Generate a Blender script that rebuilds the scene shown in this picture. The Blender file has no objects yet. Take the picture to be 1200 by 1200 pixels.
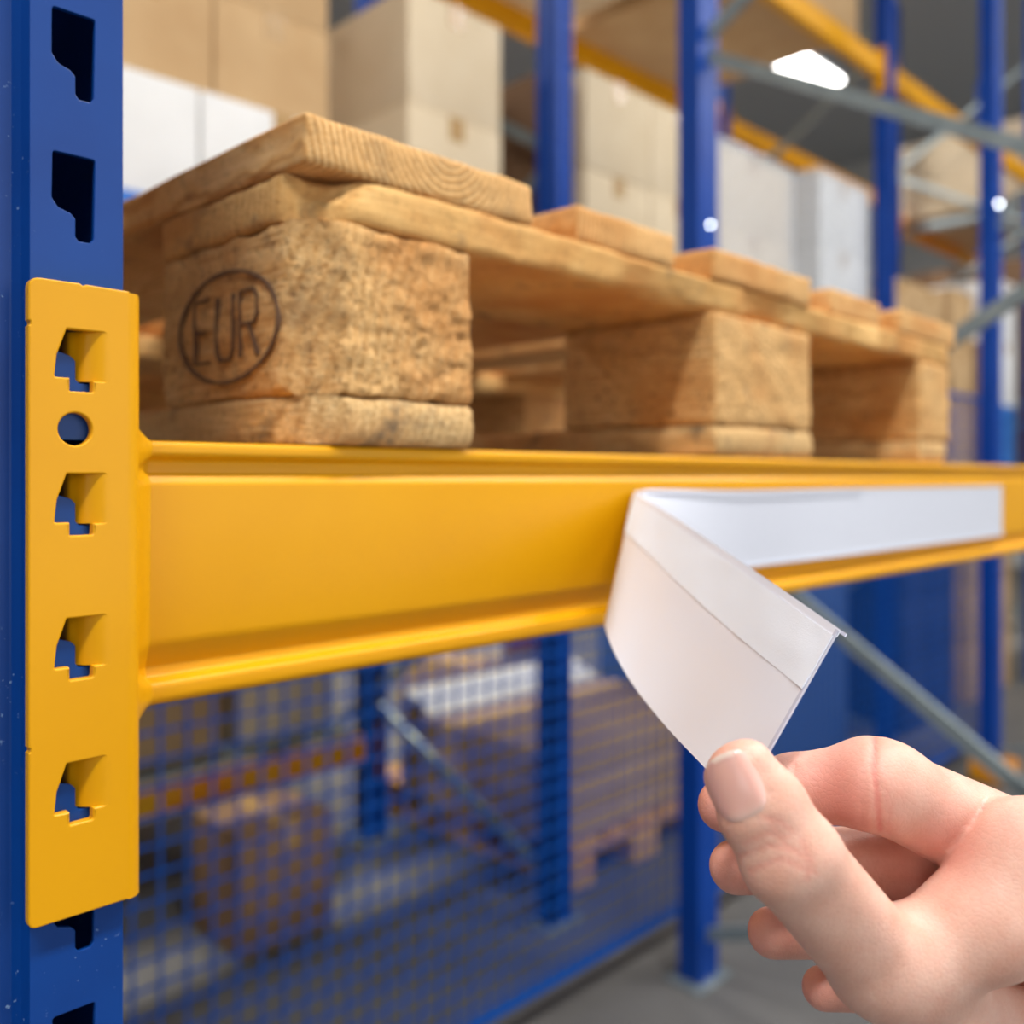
import bpy, bmesh, math, random
import numpy as np
from mathutils import Vector, noise
from mathutils.bvhtree import BVHTree

rnd = random.Random(7)
C = bpy.context.scene.collection
sc = bpy.context.scene
EYE = 1.40            # camera height above the floor; the rest is measured from it
FPX = 1085.0          # focal length in pixels of a 1200 px wide frame
S2 = math.sqrt(0.5)

# ------------------------------------------------------------------ camera
cam = bpy.data.cameras.new('camera')
camo = bpy.data.objects.new('camera', cam)
C.objects.link(camo)
camo.location = (0, 0, EYE)
camo.rotation_euler = (math.pi / 2, 0, -math.pi / 4)
cam.sensor_width = 36.0
cam.lens = FPX / 1200 * 36
cam.shift_y = -40 / 1200
cam.clip_start = 0.02
cam.dof.use_dof = True
cam.dof.focus_distance = 0.292
cam.dof.aperture_fstop = 6.2
sc.camera = camo

# ------------------------------------------------------------------ world, exposure
w = bpy.data.worlds.new('world')
sc.world = w
w.use_nodes = True
bg = w.node_tree.nodes['Background']
bg.inputs[0].default_value = (0.95, 0.972, 1.0, 1)
bg.inputs[1].default_value = 0.46
vs = sc.view_settings
vs.view_transform = 'Standard'
vs.look = 'None'
vs.gamma = 1
vs.use_curve_mapping = False
vs.exposure = 0.12


def area_light(name, loc, size, power, rot=(0, 0, 0), col=(1, 1, 1)):
    l = bpy.data.lights.new(name, 'AREA')
    l.shape = 'RECTANGLE'
    l.size, l.size_y = size
    l.energy = power
    l.color = col
    o = bpy.data.objects.new(name, l)
    o.location = loc
    o.rotation_euler = rot
    C.objects.link(o)
    return o


LAMPS = []
for lx in (-1.6, 1.2, 4.0, 6.8):
    LAMPS.append((lx, -0.95, 4.9, 1.0))
for lx in (-1.0, 2.2, 5.4, 8.6):
    LAMPS.append((lx, 4.6, 5.6, 1.15))
for i, (lx, ly, lz, p) in enumerate(LAMPS):
    area_light('lamp_light', (lx, ly, lz - 0.07), (1.5, 0.35), (92 if ly < 0 else 110) * p, col=(1, 0.985, 0.965))
# large soft frontal light put behind the camera; its source is unseen
area_light('front_soft_light', (1.6, -4.8, 2.3), (4.5, 3.2), 70,
           rot=(math.radians(90), 0, math.radians(8)), col=(0.95, 0.975, 1.0))

# fill light added at the left to brighten the peeled label flap
area_light('left_fill_light', (-5.6, -1.3, 2.2), (2.6, 2.2), 34, rot=(math.radians(90), 0, math.radians(-90)), col=(0.93, 0.96, 1.0))


# ------------------------------------------------------------------ helpers
def srgb(r, g, b):
    def f(c):
        c /= 255.0
        return c / 12.92 if c <= 0.04045 else ((c + 0.055) / 1.055) ** 2.4
    return (f(r), f(g), f(b), 1.0)


def camv(px, py, d):
    """pixel + depth -> (right, up, forward) in metres"""
    return Vector(((px - 600) / FPX * d, (560 - py) / FPX * d, d))


def c2w(v):
    r, u, f = v
    return Vector(((f + r) * S2, (f - r) * S2, u + EYE))


def on_y(px, py, Y):
    """point on the vertical plane Y = const (parallel to the beam) -> (X, z above the eye)"""
    t = (px - 600) / FPX
    d = Y / (S2 * (1 - t))
    return (S2 * (1 + t) * d, (560 - py) / FPX * d)


def finish(me, angle=38, smooth=True):
    if smooth:
        me.shade_smooth()
        me.set_sharp_from_angle(angle=math.radians(angle))


def obj(name, me, mat, parent=None, smooth=True, angle=38):
    if isinstance(me, bmesh.types.BMesh):
        bm = me
        me = bpy.data.meshes.new(name)
        bm.to_mesh(me)
        bm.free()
        finish(me, angle, smooth)
    o = bpy.data.objects.new(name, me)
    if mat is not None and not me.materials:
        me.materials.append(mat)
    C.objects.link(o)
    if parent is not None:
        o.parent = parent
    return o


def tag(o, label, cat, group=None):
    o['label'] = label
    o['category'] = cat
    if group:
        o['group'] = group
    return o


def thing(name, label, cat, loc=(0, 0, 0), rotz=0, group=None):
    o = bpy.data.objects.new(name, None)
    o.empty_display_size = 0.05
    C.objects.link(o)
    o.location = loc
    o.rotation_euler = (0, 0, rotz)
    return tag(o, label, cat, group)


def struct(o):
    o['kind'] = 'structure'
    return o


def add_box(bm, x0, x1, y0, y1, z0, z1, bev=0.0, seg=2):
    r = bmesh.ops.create_cube(bm, size=1)
    vs_ = r['verts']
    for v in vs_:
        v.co = Vector((x0 + (v.co.x + .5) * (x1 - x0), y0 + (v.co.y + .5) * (y1 - y0), z0 + (v.co.z + .5) * (z1 - z0)))
    if bev > 0:
        es = list({e for v in vs_ for e in v.link_edges})
        bmesh.ops.bevel(bm, geom=es, offset=bev, segments=seg, affect='EDGES', profile=0.5)


def box_bm(x0, x1, y0, y1, z0, z1, bev=0.0, seg=2):
    bm = bmesh.new()
    add_box(bm, x0, x1, y0, y1, z0, z1, bev, seg)
    return bm


def add_tube(bm, pts, rad, n=8, cap=True):
    """tube along a polyline; rad may be a number or a list"""
    pts = [Vector(p) for p in pts]
    rings = []
    up = Vector((0, 0, 1))
    for i, p in enumerate(pts):
        a = pts[max(i - 1, 0)]
        b = pts[min(i + 1, len(pts) - 1)]
        t = (b - a).normalized()
        u = up if abs(t.dot(up)) < 0.95 else Vector((1, 0, 0))
        s1 = t.cross(u).normalized()
        s2 = s1.cross(t).normalized()
        r = rad[i] if isinstance(rad, (list, tuple)) else rad
        rings.append([bm.verts.new(p + (s1 * math.cos(k * 2 * math.pi / n) + s2 * math.sin(k * 2 * math.pi / n)) * r) for k in range(n)])
    for a, b in zip(rings, rings[1:]):
        for k in range(n):
            bm.faces.new((a[k], a[(k + 1) % n], b[(k + 1) % n], b[k]))
    if cap:
        bm.faces.new(rings[0][::-1])
        bm.faces.new(rings[-1])


def fillet(poly, rads, seg=5):
    """round the corners of a closed 2D polygon"""
    out = []
    n = len(poly)
    for i in range(n):
        p = Vector(poly[i]); a = Vector(poly[i - 1]); b = Vector(poly[(i + 1) % n])
        r = rads[i] if isinstance(rads, (list, tuple)) else rads
        u = (a - p); v = (b - p)
        lu, lv = u.length, v.length
        if r <= 0 or lu < 1e-9 or lv < 1e-9:
            out.append(p); continue
        u /= lu; v /= lv
        ang = math.acos(max(-1, min(1, u.dot(v))))
        if ang > 3.05:
            out.append(p); continue
        k = min(r / math.tan(ang / 2), lu * .48, lv * .48)
        p0 = p + u * k; p1 = p + v * k
        for s in range(seg + 1):
            t = s / seg
            out.append(p0 * (1 - t) ** 2 + p * 2 * t * (1 - t) + p1 * t * t)
    return out


def extrude_profile_x(prof, x0, x1, nx=1, bm=None):
    """closed profile in (y, z) extruded along X"""
    bm = bm or bmesh.new()
    rings = []
    for i in range(nx + 1):
        x = x0 + (x1 - x0) * i / nx
        rings.append([bm.verts.new((x, p[0], p[1])) for p in prof])
    n = len(prof)
    for a, b in zip(rings, rings[1:]):
        for k in range(n):
            bm.faces.new((a[k], a[(k + 1) % n], b[(k + 1) % n], b[k]))
    bm.faces.new(rings[0][::-1])
    bm.faces.new(rings[-1])
    bmesh.ops.recalc_face_normals(bm, faces=bm.faces)
    return bm


def plate_xz(outline, holes, y0, y1, bevel=0.0004, res=2):
    """flat plate in the XZ plane between y0 (front) and y1 (back) with real holes; edges eased"""
    cu = bpy.data.curves.new('tmp', 'CURVE')
    cu.dimensions = '2D'
    cu.fill_mode = 'BOTH'
    cu.extrude = abs(y1 - y0) / 2 - bevel
    cu.bevel_depth = bevel
    cu.bevel_resolution = res
    cu.offset = -bevel
    for loop in [outline] + list(holes):
        sp = cu.splines.new('POLY')
        sp.points.add(len(loop) - 1)
        for p, q in zip(sp.points, loop):
            p.co = (q[0], q[1], 0, 1)
        sp.use_cyclic_u = True
    o = bpy.data.objects.new('tmp', cu)
    C.objects.link(o)
    dg = bpy.context.evaluated_depsgraph_get()
    me = bpy.data.meshes.new_from_object(o.evaluated_get(dg))
    bpy.data.objects.remove(o)
    bpy.data.curves.remove(cu)
    bm = bmesh.new()
    bm.from_mesh(me)
    bpy.data.meshes.remove(me)
    ym = (y0 + y1) / 2
    for v in bm.verts:
        v.co = Vector((v.co.x, ym + v.co.z, v.co.y))
    bmesh.ops.remove_doubles(bm, verts=bm.verts, dist=1e-6)
    bmesh.ops.recalc_face_normals(bm, faces=bm.faces)
    return bm


def circle(cx, cz, r, n=32):
    return [(cx + r * math.cos(2 * math.pi * k / n), cz + r * math.sin(2 * math.pi * k / n)) for k in range(n)]


# ------------------------------------------------------------------ materials
def new_mat(name):
    m = bpy.data.materials.new(name)
    m.use_nodes = True
    nt = m.node_tree
    return m, nt, nt.nodes['Principled BSDF']


def N(nt, kind, **kw):
    n = nt.nodes.new(kind)
    for k, v in kw.items():
        if k in n.inputs:
            n.inputs[k].default_value = v
        else:
            setattr(n, k, v)
    return n


def ramp(nt, src, stops):
    r = nt.nodes.new('ShaderNodeValToRGB')
    els = r.color_ramp.elements
    while len(els) > 1:
        els.remove(els[-1])
    els[0].position, els[0].color = stops[0]
    for p, c in stops[1:]:
        e = els.new(p)
        e.color = c
    nt.links.new(src, r.inputs[0])
    return r.outputs[0]


def mix(nt, fac, a, b, mode='MIX'):
    m = nt.nodes.new('ShaderNodeMix')
    m.data_type = 'RGBA'
    m.blend_type = mode
    m.clamp_result = False
    for i, v in ((0, fac), (6, a), (7, b)):
        if hasattr(v, 'node'):
            nt.links.new(v, m.inputs[i])
        else:
            m.inputs[i].default_value = v
    return m.outputs[2]


def noise_n(nt, vec, scale, detail=3, rough=0.55, dist=0.0):
    n = N(nt, 'ShaderNodeTexNoise')
    n.inputs['Scale'].default_value = scale
    n.inputs['Detail'].default_value = detail
    n.inputs['Roughness'].default_value = rough
    n.inputs['Distortion'].default_value = dist
    if vec is not None:
        nt.links.new(vec, n.inputs['Vector'])
    return n.outputs['Fac']


def mapping(nt, scale=(1, 1, 1), loc=(0, 0, 0), kind='Object'):
    tc = nt.nodes.new('ShaderNodeTexCoord')
    mp = nt.nodes.new('ShaderNodeMapping')
    mp.inputs['Scale'].default_value = scale
    mp.inputs['Location'].default_value = loc
    nt.links.new(tc.outputs[kind], mp.inputs['Vector'])
    return mp.outputs['Vector']


def bump(nt, bsdf, h, strength=0.3, dist=0.001):
    b = nt.nodes.new('ShaderNodeBump')
    b.inputs['Strength'].default_value = strength
    b.inputs['Distance'].default_value = dist
    nt.links.new(h, b.inputs['Height'])
    nt.links.new(b.outputs['Normal'], bsdf.inputs['Normal'])


def paint(name, col, col2=None, rough=0.35, coat=0.0, spec=0.5, var=6.0, peel=0.05, scuff=None):
    m, nt, b = new_mat(name)
    v = mapping(nt)
    n1 = noise_n(nt, v, var, 4)
    base = mix(nt, ramp(nt, n1, [(0.35, (0, 0, 0, 1)), (0.7, (1, 1, 1, 1))]), col, col2 or col)
    if scuff:
        n2 = noise_n(nt, v, 420, 2, 0.5)
        n3 = noise_n(nt, v, 25, 2)
        f = nt.nodes.new('ShaderNodeMath'); f.operation = 'MULTIPLY'
        nt.links.new(ramp(nt, n2, [(0.68, (0, 0, 0, 1)), (0.74, (1, 1, 1, 1))]), f.inputs[0])
        nt.links.new(ramp(nt, n3, [(0.5, (0, 0, 0, 1)), (0.68, (1, 1, 1, 1))]), f.inputs[1])
        base = mix(nt, f.outputs[0], base, scuff)
    nt.links.new(base, b.inputs['Base Color'])
    b.inputs['Roughness'].default_value = rough
    b.inputs['Specular IOR Level'].default_value = spec
    b.inputs['Coat Weight'].default_value = coat
    b.inputs['Coat Roughness'].default_value = 0.15
    if peel:
        bump(nt, b, noise_n(nt, v, 260, 2), peel, 0.0006)
    return m


def wood(name, axis, pale, mid, dark, off, stain=0.5, ring=70, rough_bump=0.5, ringw=0.5, pits=0.3):
    """solid wood: growth rings about an axis, fibre streaks along it, torn grain, grey-brown stains"""
    m, nt, b = new_mat(name)
    v = mapping(nt, loc=off)
    wv = N(nt, 'ShaderNodeTexWave')
    wv.wave_type = 'RINGS'
    wv.rings_direction = axis
    wv.inputs['Scale'].default_value = ring
    wv.inputs['Distortion'].default_value = 5.5
    wv.inputs['Detail'].default_value = 3
    wv.inputs['Detail Scale'].default_value = 0.4
    nt.links.new(v, wv.inputs['Vector'])
    sc_ = {'X': (0.06, 1, 1), 'Y': (1, 0.06, 1), 'Z': (1, 1, 0.06)}[axis]
    fib = noise_n(nt, mapping(nt, scale=sc_, loc=off), 420, 4, 0.6)
    big = noise_n(nt, mapping(nt, scale=tuple(0.35 if q < 1 else 1 for q in sc_), loc=off), 24, 4, 0.6)
    c1 = ramp(nt, wv.outputs['Fac'], [(0.2, pale), (0.7, mid), (0.97, dark)])
    c2 = ramp(nt, fib, [(0.3, dark), (0.5, mid), (0.66, pale)])
    base = mix(nt, 1 - ringw, c1, c2)
    base = mix(nt, ramp(nt, big, [(0.40, (0, 0, 0, 1)), (0.72, (1, 1, 1, 1))]), base, mix(nt, 0.7, dark, mid))
    tint = noise_n(nt, v, 11, 3, 0.5)
    base = mix(nt, ramp(nt, tint, [(0.5, (0, 0, 0, 1)), (0.66, (.6, .6, .6, 1))]), base, srgb(196, 126, 60))
    # torn grain pits
    pit = noise_n(nt, v, 210, 6, 0.72, 0.6)
    f0 = nt.nodes.new('ShaderNodeMath'); f0.operation = 'MULTIPLY'
    f0.inputs[1].default_value = pits
    nt.links.new(ramp(nt, pit, [(0.33, (1, 1, 1, 1)), (0.47, (0, 0, 0, 1))]), f0.inputs[0])
    base = mix(nt, f0.outputs[0], base, srgb(104, 62, 30))
    st = noise_n(nt, v, 33, 5, 0.65, 0.4)
    f = nt.nodes.new('ShaderNodeMath'); f.operation = 'MULTIPLY'
    f.inputs[1].default_value = stain
    nt.links.new(ramp(nt, st, [(0.56, (0, 0, 0, 1)), (0.70, (1, 1, 1, 1))]), f.inputs[0])
    base = mix(nt, f.outputs[0], base, srgb(96, 84, 70))
    nt.links.new(base, b.inputs['Base Color'])
    b.inputs['Roughness'].default_value = 0.82
    b.inputs['Specular IOR Level'].default_value = 0.2
    h = mix(nt, 0.6, fib, pit)
    h = mix(nt, 0.3 * ringw, h, wv.outputs['Fac'])
    bump(nt, b, h, rough_bump, 0.0026)
    return m


YELLOW = paint('yellow_paint', srgb(228, 162, 0), srgb(223, 156, 0), rough=0.40, coat=0.06, spec=0.26, var=9, peel=0.06)
BLUE = paint('blue_paint', srgb(0, 64, 142), srgb(0, 56, 130), rough=0.42, coat=0.04, spec=0.3, var=14, peel=0.05, scuff=srgb(130, 160, 200))
BLUE_FAR = paint('blue_paint_far', srgb(0, 64, 154), srgb(0, 58, 144), rough=0.45, spec=0.3, peel=0)
BLUE_WIRE = paint('blue_wire', srgb(0, 78, 166), rough=0.45, spec=0.3, peel=0)
ORANGE = paint('orange_paint', srgb(238, 140, 20), srgb(230, 170, 10), rough=0.45, var=4, peel=0)
GALV = paint('galvanised_steel', srgb(150, 162, 164), srgb(128, 142, 146), rough=0.42, var=18, peel=0)
GALV.node_tree.nodes['Principled BSDF'].inputs['Metallic'].default_value = 0.35
CONCRETE = paint('concrete', srgb(112, 110, 107), srgb(98, 96, 94), rough=0.7, var=2, peel=0)
WALLM = paint('wall_panel', srgb(206, 206, 202), srgb(196, 197, 196), rough=0.7, var=1, peel=0)
CEILM = paint('ceiling_panel', srgb(190, 192, 194), rough=0.8, var=1, peel=0)
CARD = paint('cardboard', srgb(196, 164, 122), srgb(184, 150, 108), rough=0.85, spec=0.15, var=5, peel=0)
CARD_PALE = paint('pale_cardboard', srgb(216, 198, 168), srgb(208, 188, 156), rough=0.8, spec=0.2, var=5, peel=0)
CARD_BROWN = paint('brown_cardboard', srgb(140, 110, 84), srgb(126, 98, 74), rough=0.85, spec=0.15, var=5, peel=0)
CARD_WHITE = paint('white_cardboard', srgb(226, 225, 222), srgb(218, 217, 214), rough=0.6, spec=0.3, var=5, peel=0)
TAPE = paint('packing_tape', srgb(176, 140, 88), rough=0.25, peel=0)
RED = paint('red_print', srgb(190, 52, 48), rough=0.6, peel=0)
STRAP = paint('blue_strap', srgb(40, 110, 200), rough=0.3, peel=0)
CRATE = paint('blue_crate', srgb(40, 104, 176), rough=0.4, peel=0)
TOTE = paint('blue_grey_plastic', srgb(74, 104, 156), rough=0.5, var=3, peel=0)
NAVY = paint('navy_plastic', srgb(26, 46, 92), rough=0.5, var=3, peel=0)
DARK = paint('dark_steel', srgb(40, 42, 46), rough=0.5, peel=0)

W_Y = wood('wood_deck', 'Y', srgb(242, 200, 140), srgb(226, 174, 108), srgb(184, 126, 68), (-.083, 0.2, -.152), stain=0.3, ring=85, rough_bump=.6, ringw=.6, pits=.35)
W_X = wood('wood_stringer', 'X', srgb(242, 202, 136), srgb(228, 178, 108), srgb(184, 126, 66), (0.1, -0.36, -0.12), stain=0.55, ring=60, ringw=.35, pits=.3)
W_BLOCK = wood('wood_block', 'Y', srgb(240, 202, 144), srgb(226, 178, 114), srgb(178, 122, 66), (-0.36, 0.4, 0.02), stain=0.35, ring=52, rough_bump=1.0, ringw=.25, pits=.75)
W_FOOT = wood('wood_foot', 'Y', srgb(234, 200, 146), srgb(216, 176, 118), srgb(172, 128, 78), (-0.2, 0.1, 0.03), stain=0.75, ring=60, rough_bump=.8, ringw=.25, pits=.45)
STAMP = paint('burnt_mark', srgb(108, 80, 58), rough=0.9, peel=0)
NAILM = paint('nail_steel', srgb(70, 72, 76), rough=0.5, peel=0)

m, nt, b = new_mat('label_paper'); LABEL = m
b.inputs['Base Color'].default_value = srgb(218, 221, 232)
b.inputs['Roughness'].default_value = 0.30
b.inputs['Coat Weight'].default_value = 0.4
b.inputs['Coat Roughness'].default_value = 0.12
b.inputs['Subsurface Weight'].default_value = 0.0
m, nt, b = new_mat('frosted_tape'); FROST = m
b.inputs['Base Color'].default_value = srgb(222, 228, 238)
b.inputs['Roughness'].default_value = 0.5
v = mapping(nt)
bump(nt, b, noise_n(nt, v, 1500, 2), 0.12, 0.0005)
m, nt, b = new_mat('clear_plastic'); CLEAR = m
b.inputs['Base Color'].default_value = srgb(226, 228, 244)
b.inputs['Roughness'].default_value = 0.08
b.inputs['Transmission Weight'].default_value = 0.35
b.inputs['IOR'].default_value = 1.45
m, nt, b = new_mat('stretch_film'); FILM = m
out = nt.nodes['Material Output']
tr = N(nt, 'ShaderNodeBsdfTransparent')
mx = N(nt, 'ShaderNodeMixShader')
mx.inputs[0].default_value = 0.45
b.inputs['Base Color'].default_value = srgb(235, 238, 242)
b.inputs['Roughness'].default_value = 0.16
nt.links.new(tr.outputs[0], mx.inputs[1]); nt.links.new(b.outputs[0], mx.inputs[2])
nt.links.new(mx.outputs[0], out.inputs[0])
bump(nt, b, noise_n(nt, mapping(nt, scale=(1, 1, 4)), 9, 4), 0.9, 0.03)
m, nt, b = new_mat('lamp_diffuser'); LAMPM = m
b.inputs['Emission Color'].default_value = (1, 0.97, 0.93, 1)
b.inputs['Emission Strength'].default_value = 12

# skin: 'flush' (red fingertips and joints, shade painted into the creases) is stored on the vertices
m, nt, b = new_mat('skin'); SKIN = m
at = N(nt, 'ShaderNodeAttribute'); at.attribute_name = 'flush_shade'
v = mapping(nt)
n1 = noise_n(nt, v, 90, 4)
n2 = noise_n(nt, v, 700, 3)
base = mix(nt, ramp(nt, n1, [(0.35, (0, 0, 0, 1)), (0.7, (1, 1, 1, 1))]), srgb(232, 188, 168), srgb(224, 170, 148))
base = mix(nt, at.outputs['Fac'], base, srgb(222, 136, 122))
base = mix(nt, ramp(nt, n2, [(0.5, (0, 0, 0, 1)), (0.9, (0.5, 0.5, 0.5, 1))]), base, srgb(216, 154, 136))
nt.links.new(base, b.inputs['Base Color'])
b.inputs['Roughness'].default_value = 0.48
b.inputs['Subsurface Weight'].default_value = 0.25
b.inputs['Subsurface Radius'].default_value = (1.0, 0.35, 0.2)
b.inputs['Subsurface Scale'].default_value = 0.004
vo = N(nt, 'ShaderNodeTexVoronoi'); vo.feature = 'DISTANCE_TO_EDGE'
vo.inputs['Scale'].default_value = 620
nt.links.new(v, vo.inputs['Vector'])
h = mix(nt, 0.5, noise_n(nt, v, 1100, 3), ramp(nt, vo.outputs['Distance'], [(0.0, (0, 0, 0, 1)), (0.14, (1, 1, 1, 1))]))
bump(nt, b, h, 0.22, 0.0005)
m, nt, b = new_mat('finger_nail'); NAIL = m
at = N(nt, 'ShaderNodeAttribute'); at.attribute_name = 'tip'
base = mix(nt, at.outputs['Fac'], srgb(232, 180, 166), srgb(238, 214, 200))
nt.links.new(base, b.inputs['Base Color'])
b.inputs['Roughness'].default_value = 0.26
b.inputs['Coat Weight'].default_value = 0.3
b.inputs['Subsurface Weight'].default_value = 0.15
b.inputs['Subsurface Scale'].default_value = 0.003
SLEEVE = paint('sleeve_cloth', srgb(58, 66, 84), srgb(48, 56, 72), rough=0.9, var=40, peel=0)

# ------------------------------------------------------------------ hall
struct(obj('floor', box_bm(-6, 18, -6, 14, -0.2, 0), CONCRETE))
struct(obj('wall_back', box_bm(-6, 18, 12, 12.2, 0, 7), WALLM))
struct(obj('wall_left', box_bm(-6.2, -6, -6, 12, 0, 7), WALLM))
struct(obj('wall_right', box_bm(16, 16.2, -6, 12, 0, 7), WALLM))
struct(obj('ceiling', box_bm(-6, 18, -6, 14, 7, 7.2), CEILM))
for i, (lx, ly, lz, p) in enumerate(LAMPS):
    t = thing('ceiling_light', 'white linear ceiling luminaire, %s from the left over the %s aisle' % (('first', 'second', 'third', 'fourth')[i % 4], 'near' if i < 4 else 'far'), 'lamp', (lx, ly, lz), 0, 'linear luminaires over the aisles')
    obj('housing', box_bm(-.8, .8, -.2, .2, 0, .08, .01), CEILM, t)
    obj('diffuser', box_bm(-.75, .75, -.17, .17, -.03, 0), LAMPM, t)
    for sx in (-.6, .6):
        bm = bmesh.new()
        add_tube(bm, [(sx, 0, .08), (sx, 0, 7 - lz)], .004, 5)
        obj('hanger_wire', bm, DARK, t)

# ------------------------------------------------------------------ rack frames
PITCH = 0.05
FY = 0.3385      # front face of the near upright


def slot_outline(cx, zb, mirror=1):
    """tear-drop rack slot: wide above, narrow tongue below; zb = lower end of the tongue"""
    pts = [(-.0104, .0300), (.0040, .0300), (.0034, .0016), (.0022, 0), (-.0016, 0), (-.0028, .0014),
           (-.0028, .0078), (-.0044, .0094), (-.0086, .0108), (-.0106, .0136)]
    rd = [.0012, .001, .001, .0006, .0006, .0008, .0012, .0012, .0016, .002]
    p = fillet(pts, rd, 3)
    return [(cx + mirror * q[0], zb + q[1]) for q in p]


UW = 0.126          # upright width
# lower end of one slot tongue, read off the photograph on the near upright
sx0, szb = on_y(98, 284, FY)
USX = sx0 + 0.0         # slot column position
UX1 = on_y(144.5, 260, FY)[0]   # right edge of the upright
UX0 = UX1 - UW
UC = (UX0 + UX1) / 2
SLOT_PHASE = (EYE + szb) % PITCH
slot_dx = USX - UC


def upright_mesh(height, z_from, z_to, slots=True):
    """open stepped C profile; local origin at the floor, centred in X, front face at y = 0"""
    bm = bmesh.new()
    h = UW / 2
    xs = UX0 - UC + 0.0318
    g = 0.0088
    T = 0.002
    # two slotted front strips
    for sgn in (-1, 1):
        a, b_ = sorted((sgn * (h - .0318), sgn * h))
        outline = [(a, 0), (b_, 0), (b_, height), (a, height)]
        holes = []
        if slots:
            z = SLOT_PHASE + math.ceil((z_from - SLOT_PHASE) / PITCH) * PITCH
            while z + .032 < min(z_to, height):
                holes.append(slot_outline(sgn * slot_dx, z, sgn))
                z += PITCH
        pb = plate_xz(outline, holes, 0, T, 0.0003, 1)
        me_ = bpy.data.meshes.new('t'); pb.to_mesh(me_); pb.free(); bm.from_mesh(me_); bpy.data.meshes.remove(me_)
    # recessed middle with sloping steps
    q = h - .0318
    mid = [(-q, .0002), (-q + .0022, g), (q - .0022, g), (q, .0002), (q, .0022), (q - .004, g + T), (-q + .004, g + T), (-q, .0022)]
    side = [[(-h, 0.0004), (-h, .07), (-.004, .07), (-.004, .068), (-h + T, .068), (-h + T, 0.0004)]]
    side.append([(-x, y) for x, y in side[0]][::-1])
    for prof in [fillet(mid, [0, .002, .002, 0, 0, .001, .001, 0], 4)] + side:
        r0 = [bm.verts.new((p[0], p[1], 0)) for p in prof]
        r1 = [bm.verts.new((p[0], p[1], height)) for p in prof]
        n = len(prof)
        for k in range(n):
            bm.faces.new((r0[k], r0[(k + 1) % n], r1[(k + 1) % n], r1[k]))
        bm.faces.new(r0[::-1]); bm.faces.new(r1)
    bmesh.ops.recalc_face_normals(bm, faces=bm.faces)
    me = bpy.data.meshes.new('upright')
    bm.to_mesh(me); bm.free()
    finish(me, 4)
    return me


def brace_mesh(a, b_, wd=.035, th=.018):
    """channel section bar between two points (in a frame's own coordinates)"""
    a, b_ = Vector(a), Vector(b_)
    t = (b_ - a).normalized()
    n = Vector((1, 0, 0))
    s = t.cross(n).normalized()
    bm = bmesh.new()
    prof = [(-wd / 2, -th / 2), (wd / 2, -th / 2), (wd / 2, th / 2), (wd / 2 - .002, th / 2), (wd / 2 - .002, -th / 2 + .002),
            (-wd / 2 + .002, -th / 2 + .002), (-wd / 2 + .002, th / 2), (-wd / 2, th / 2)]
    rs = [[bm.verts.new(c + s * p[0] + n * p[1]) for p in prof] for c in (a, b_)]
    k = len(prof)
    for i in range(k):
        bm.faces.new((rs[0][i], rs[0][(i + 1) % k], rs[1][(i + 1) % k], rs[1][i]))
    bm.faces.new(rs[0][::-1]); bm.faces.new(rs[1])
    bmesh.ops.recalc_face_normals(bm, faces=bm.faces)
    return bm


ME_UP_NEAR = upright_mesh(3.6, 0.6, 2.4)
ME_UP_FAR = upright_mesh(5.0, 0.05, 3.4)
ME_UP_FAR2 = upright_mesh(5.0, 0, 0, slots=False)
ME_FOOT = None


def frame(X, y0, y1, label, group=None, me0=ME_UP_FAR, me1=ME_UP_FAR, m0=BLUE_FAR, joint=(-.10, .62, .79), guard=False, top=5.0):
    """upright frame: X = middle, y0 / y1 = outer faces of the front / rear upright"""
    t = thing('rack_frame', label, 'rack frame', (X, y0, 0), 0, group)
    def up(me, ry, y):
        o = bpy.data.objects.new('upright', me)
        if not me.materials:
            me.materials.append(m0)
        C.objects.link(o); o.parent = t
        o.location = (0, y, 0); o.rotation_euler = (0, 0, ry)
        if me is not ME_UP_NEAR:
            o.scale = (.74, 1, 1)
        return o
    up(me0, 0, 0)
    up(me1, math.pi, y1 - y0)
    d = y1 - y0
    rear_z, dz_up, dz_dn = joint
    zz = EYE + rear_z
    pts = [(d - .035, zz)]
    # zigzag down, then up
    z = zz; k = 0
    dn = []
    while z > .25:
        z2 = max(z - dz_dn, .12)
        dn.append(((0, d - .035 if k % 2 == 0 else .035, z), (0, .035 if k % 2 == 0 else d - .035, z2)))
        z = z2 - .02; k += 1
    z = zz + .03; k = 0
    while z < top - .9:
        z2 = z + dz_up
        dn.append(((0, d - .035 if k % 2 == 0 else .035, z), (0, .035 if k % 2 == 0 else d - .035, z2)))
        z = z2 + .02; k += 1
    for a, b_ in dn:
        br = obj('brace', brace_mesh(a, b_), GALV, t)
        for p in (a, b_):
            bm = bmesh.new()
            add_tube(bm, [(p[0] - .028, p[1], p[2]), (p[0] + .028, p[1], p[2])], .007, 6)
            obj('bolt', bm, GALV, br)
    for y in (.035, d - .035):
        obj('foot_plate', box_bm(-.08, .08, y - .06, y + .06, 0, .008, .002, 1), GALV, t)
    if guard:
        obj('foot_guard', box_bm(-.10, .10, d - .13, d + .03, .009, .10, .01), ORANGE, t)
    return t


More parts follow.
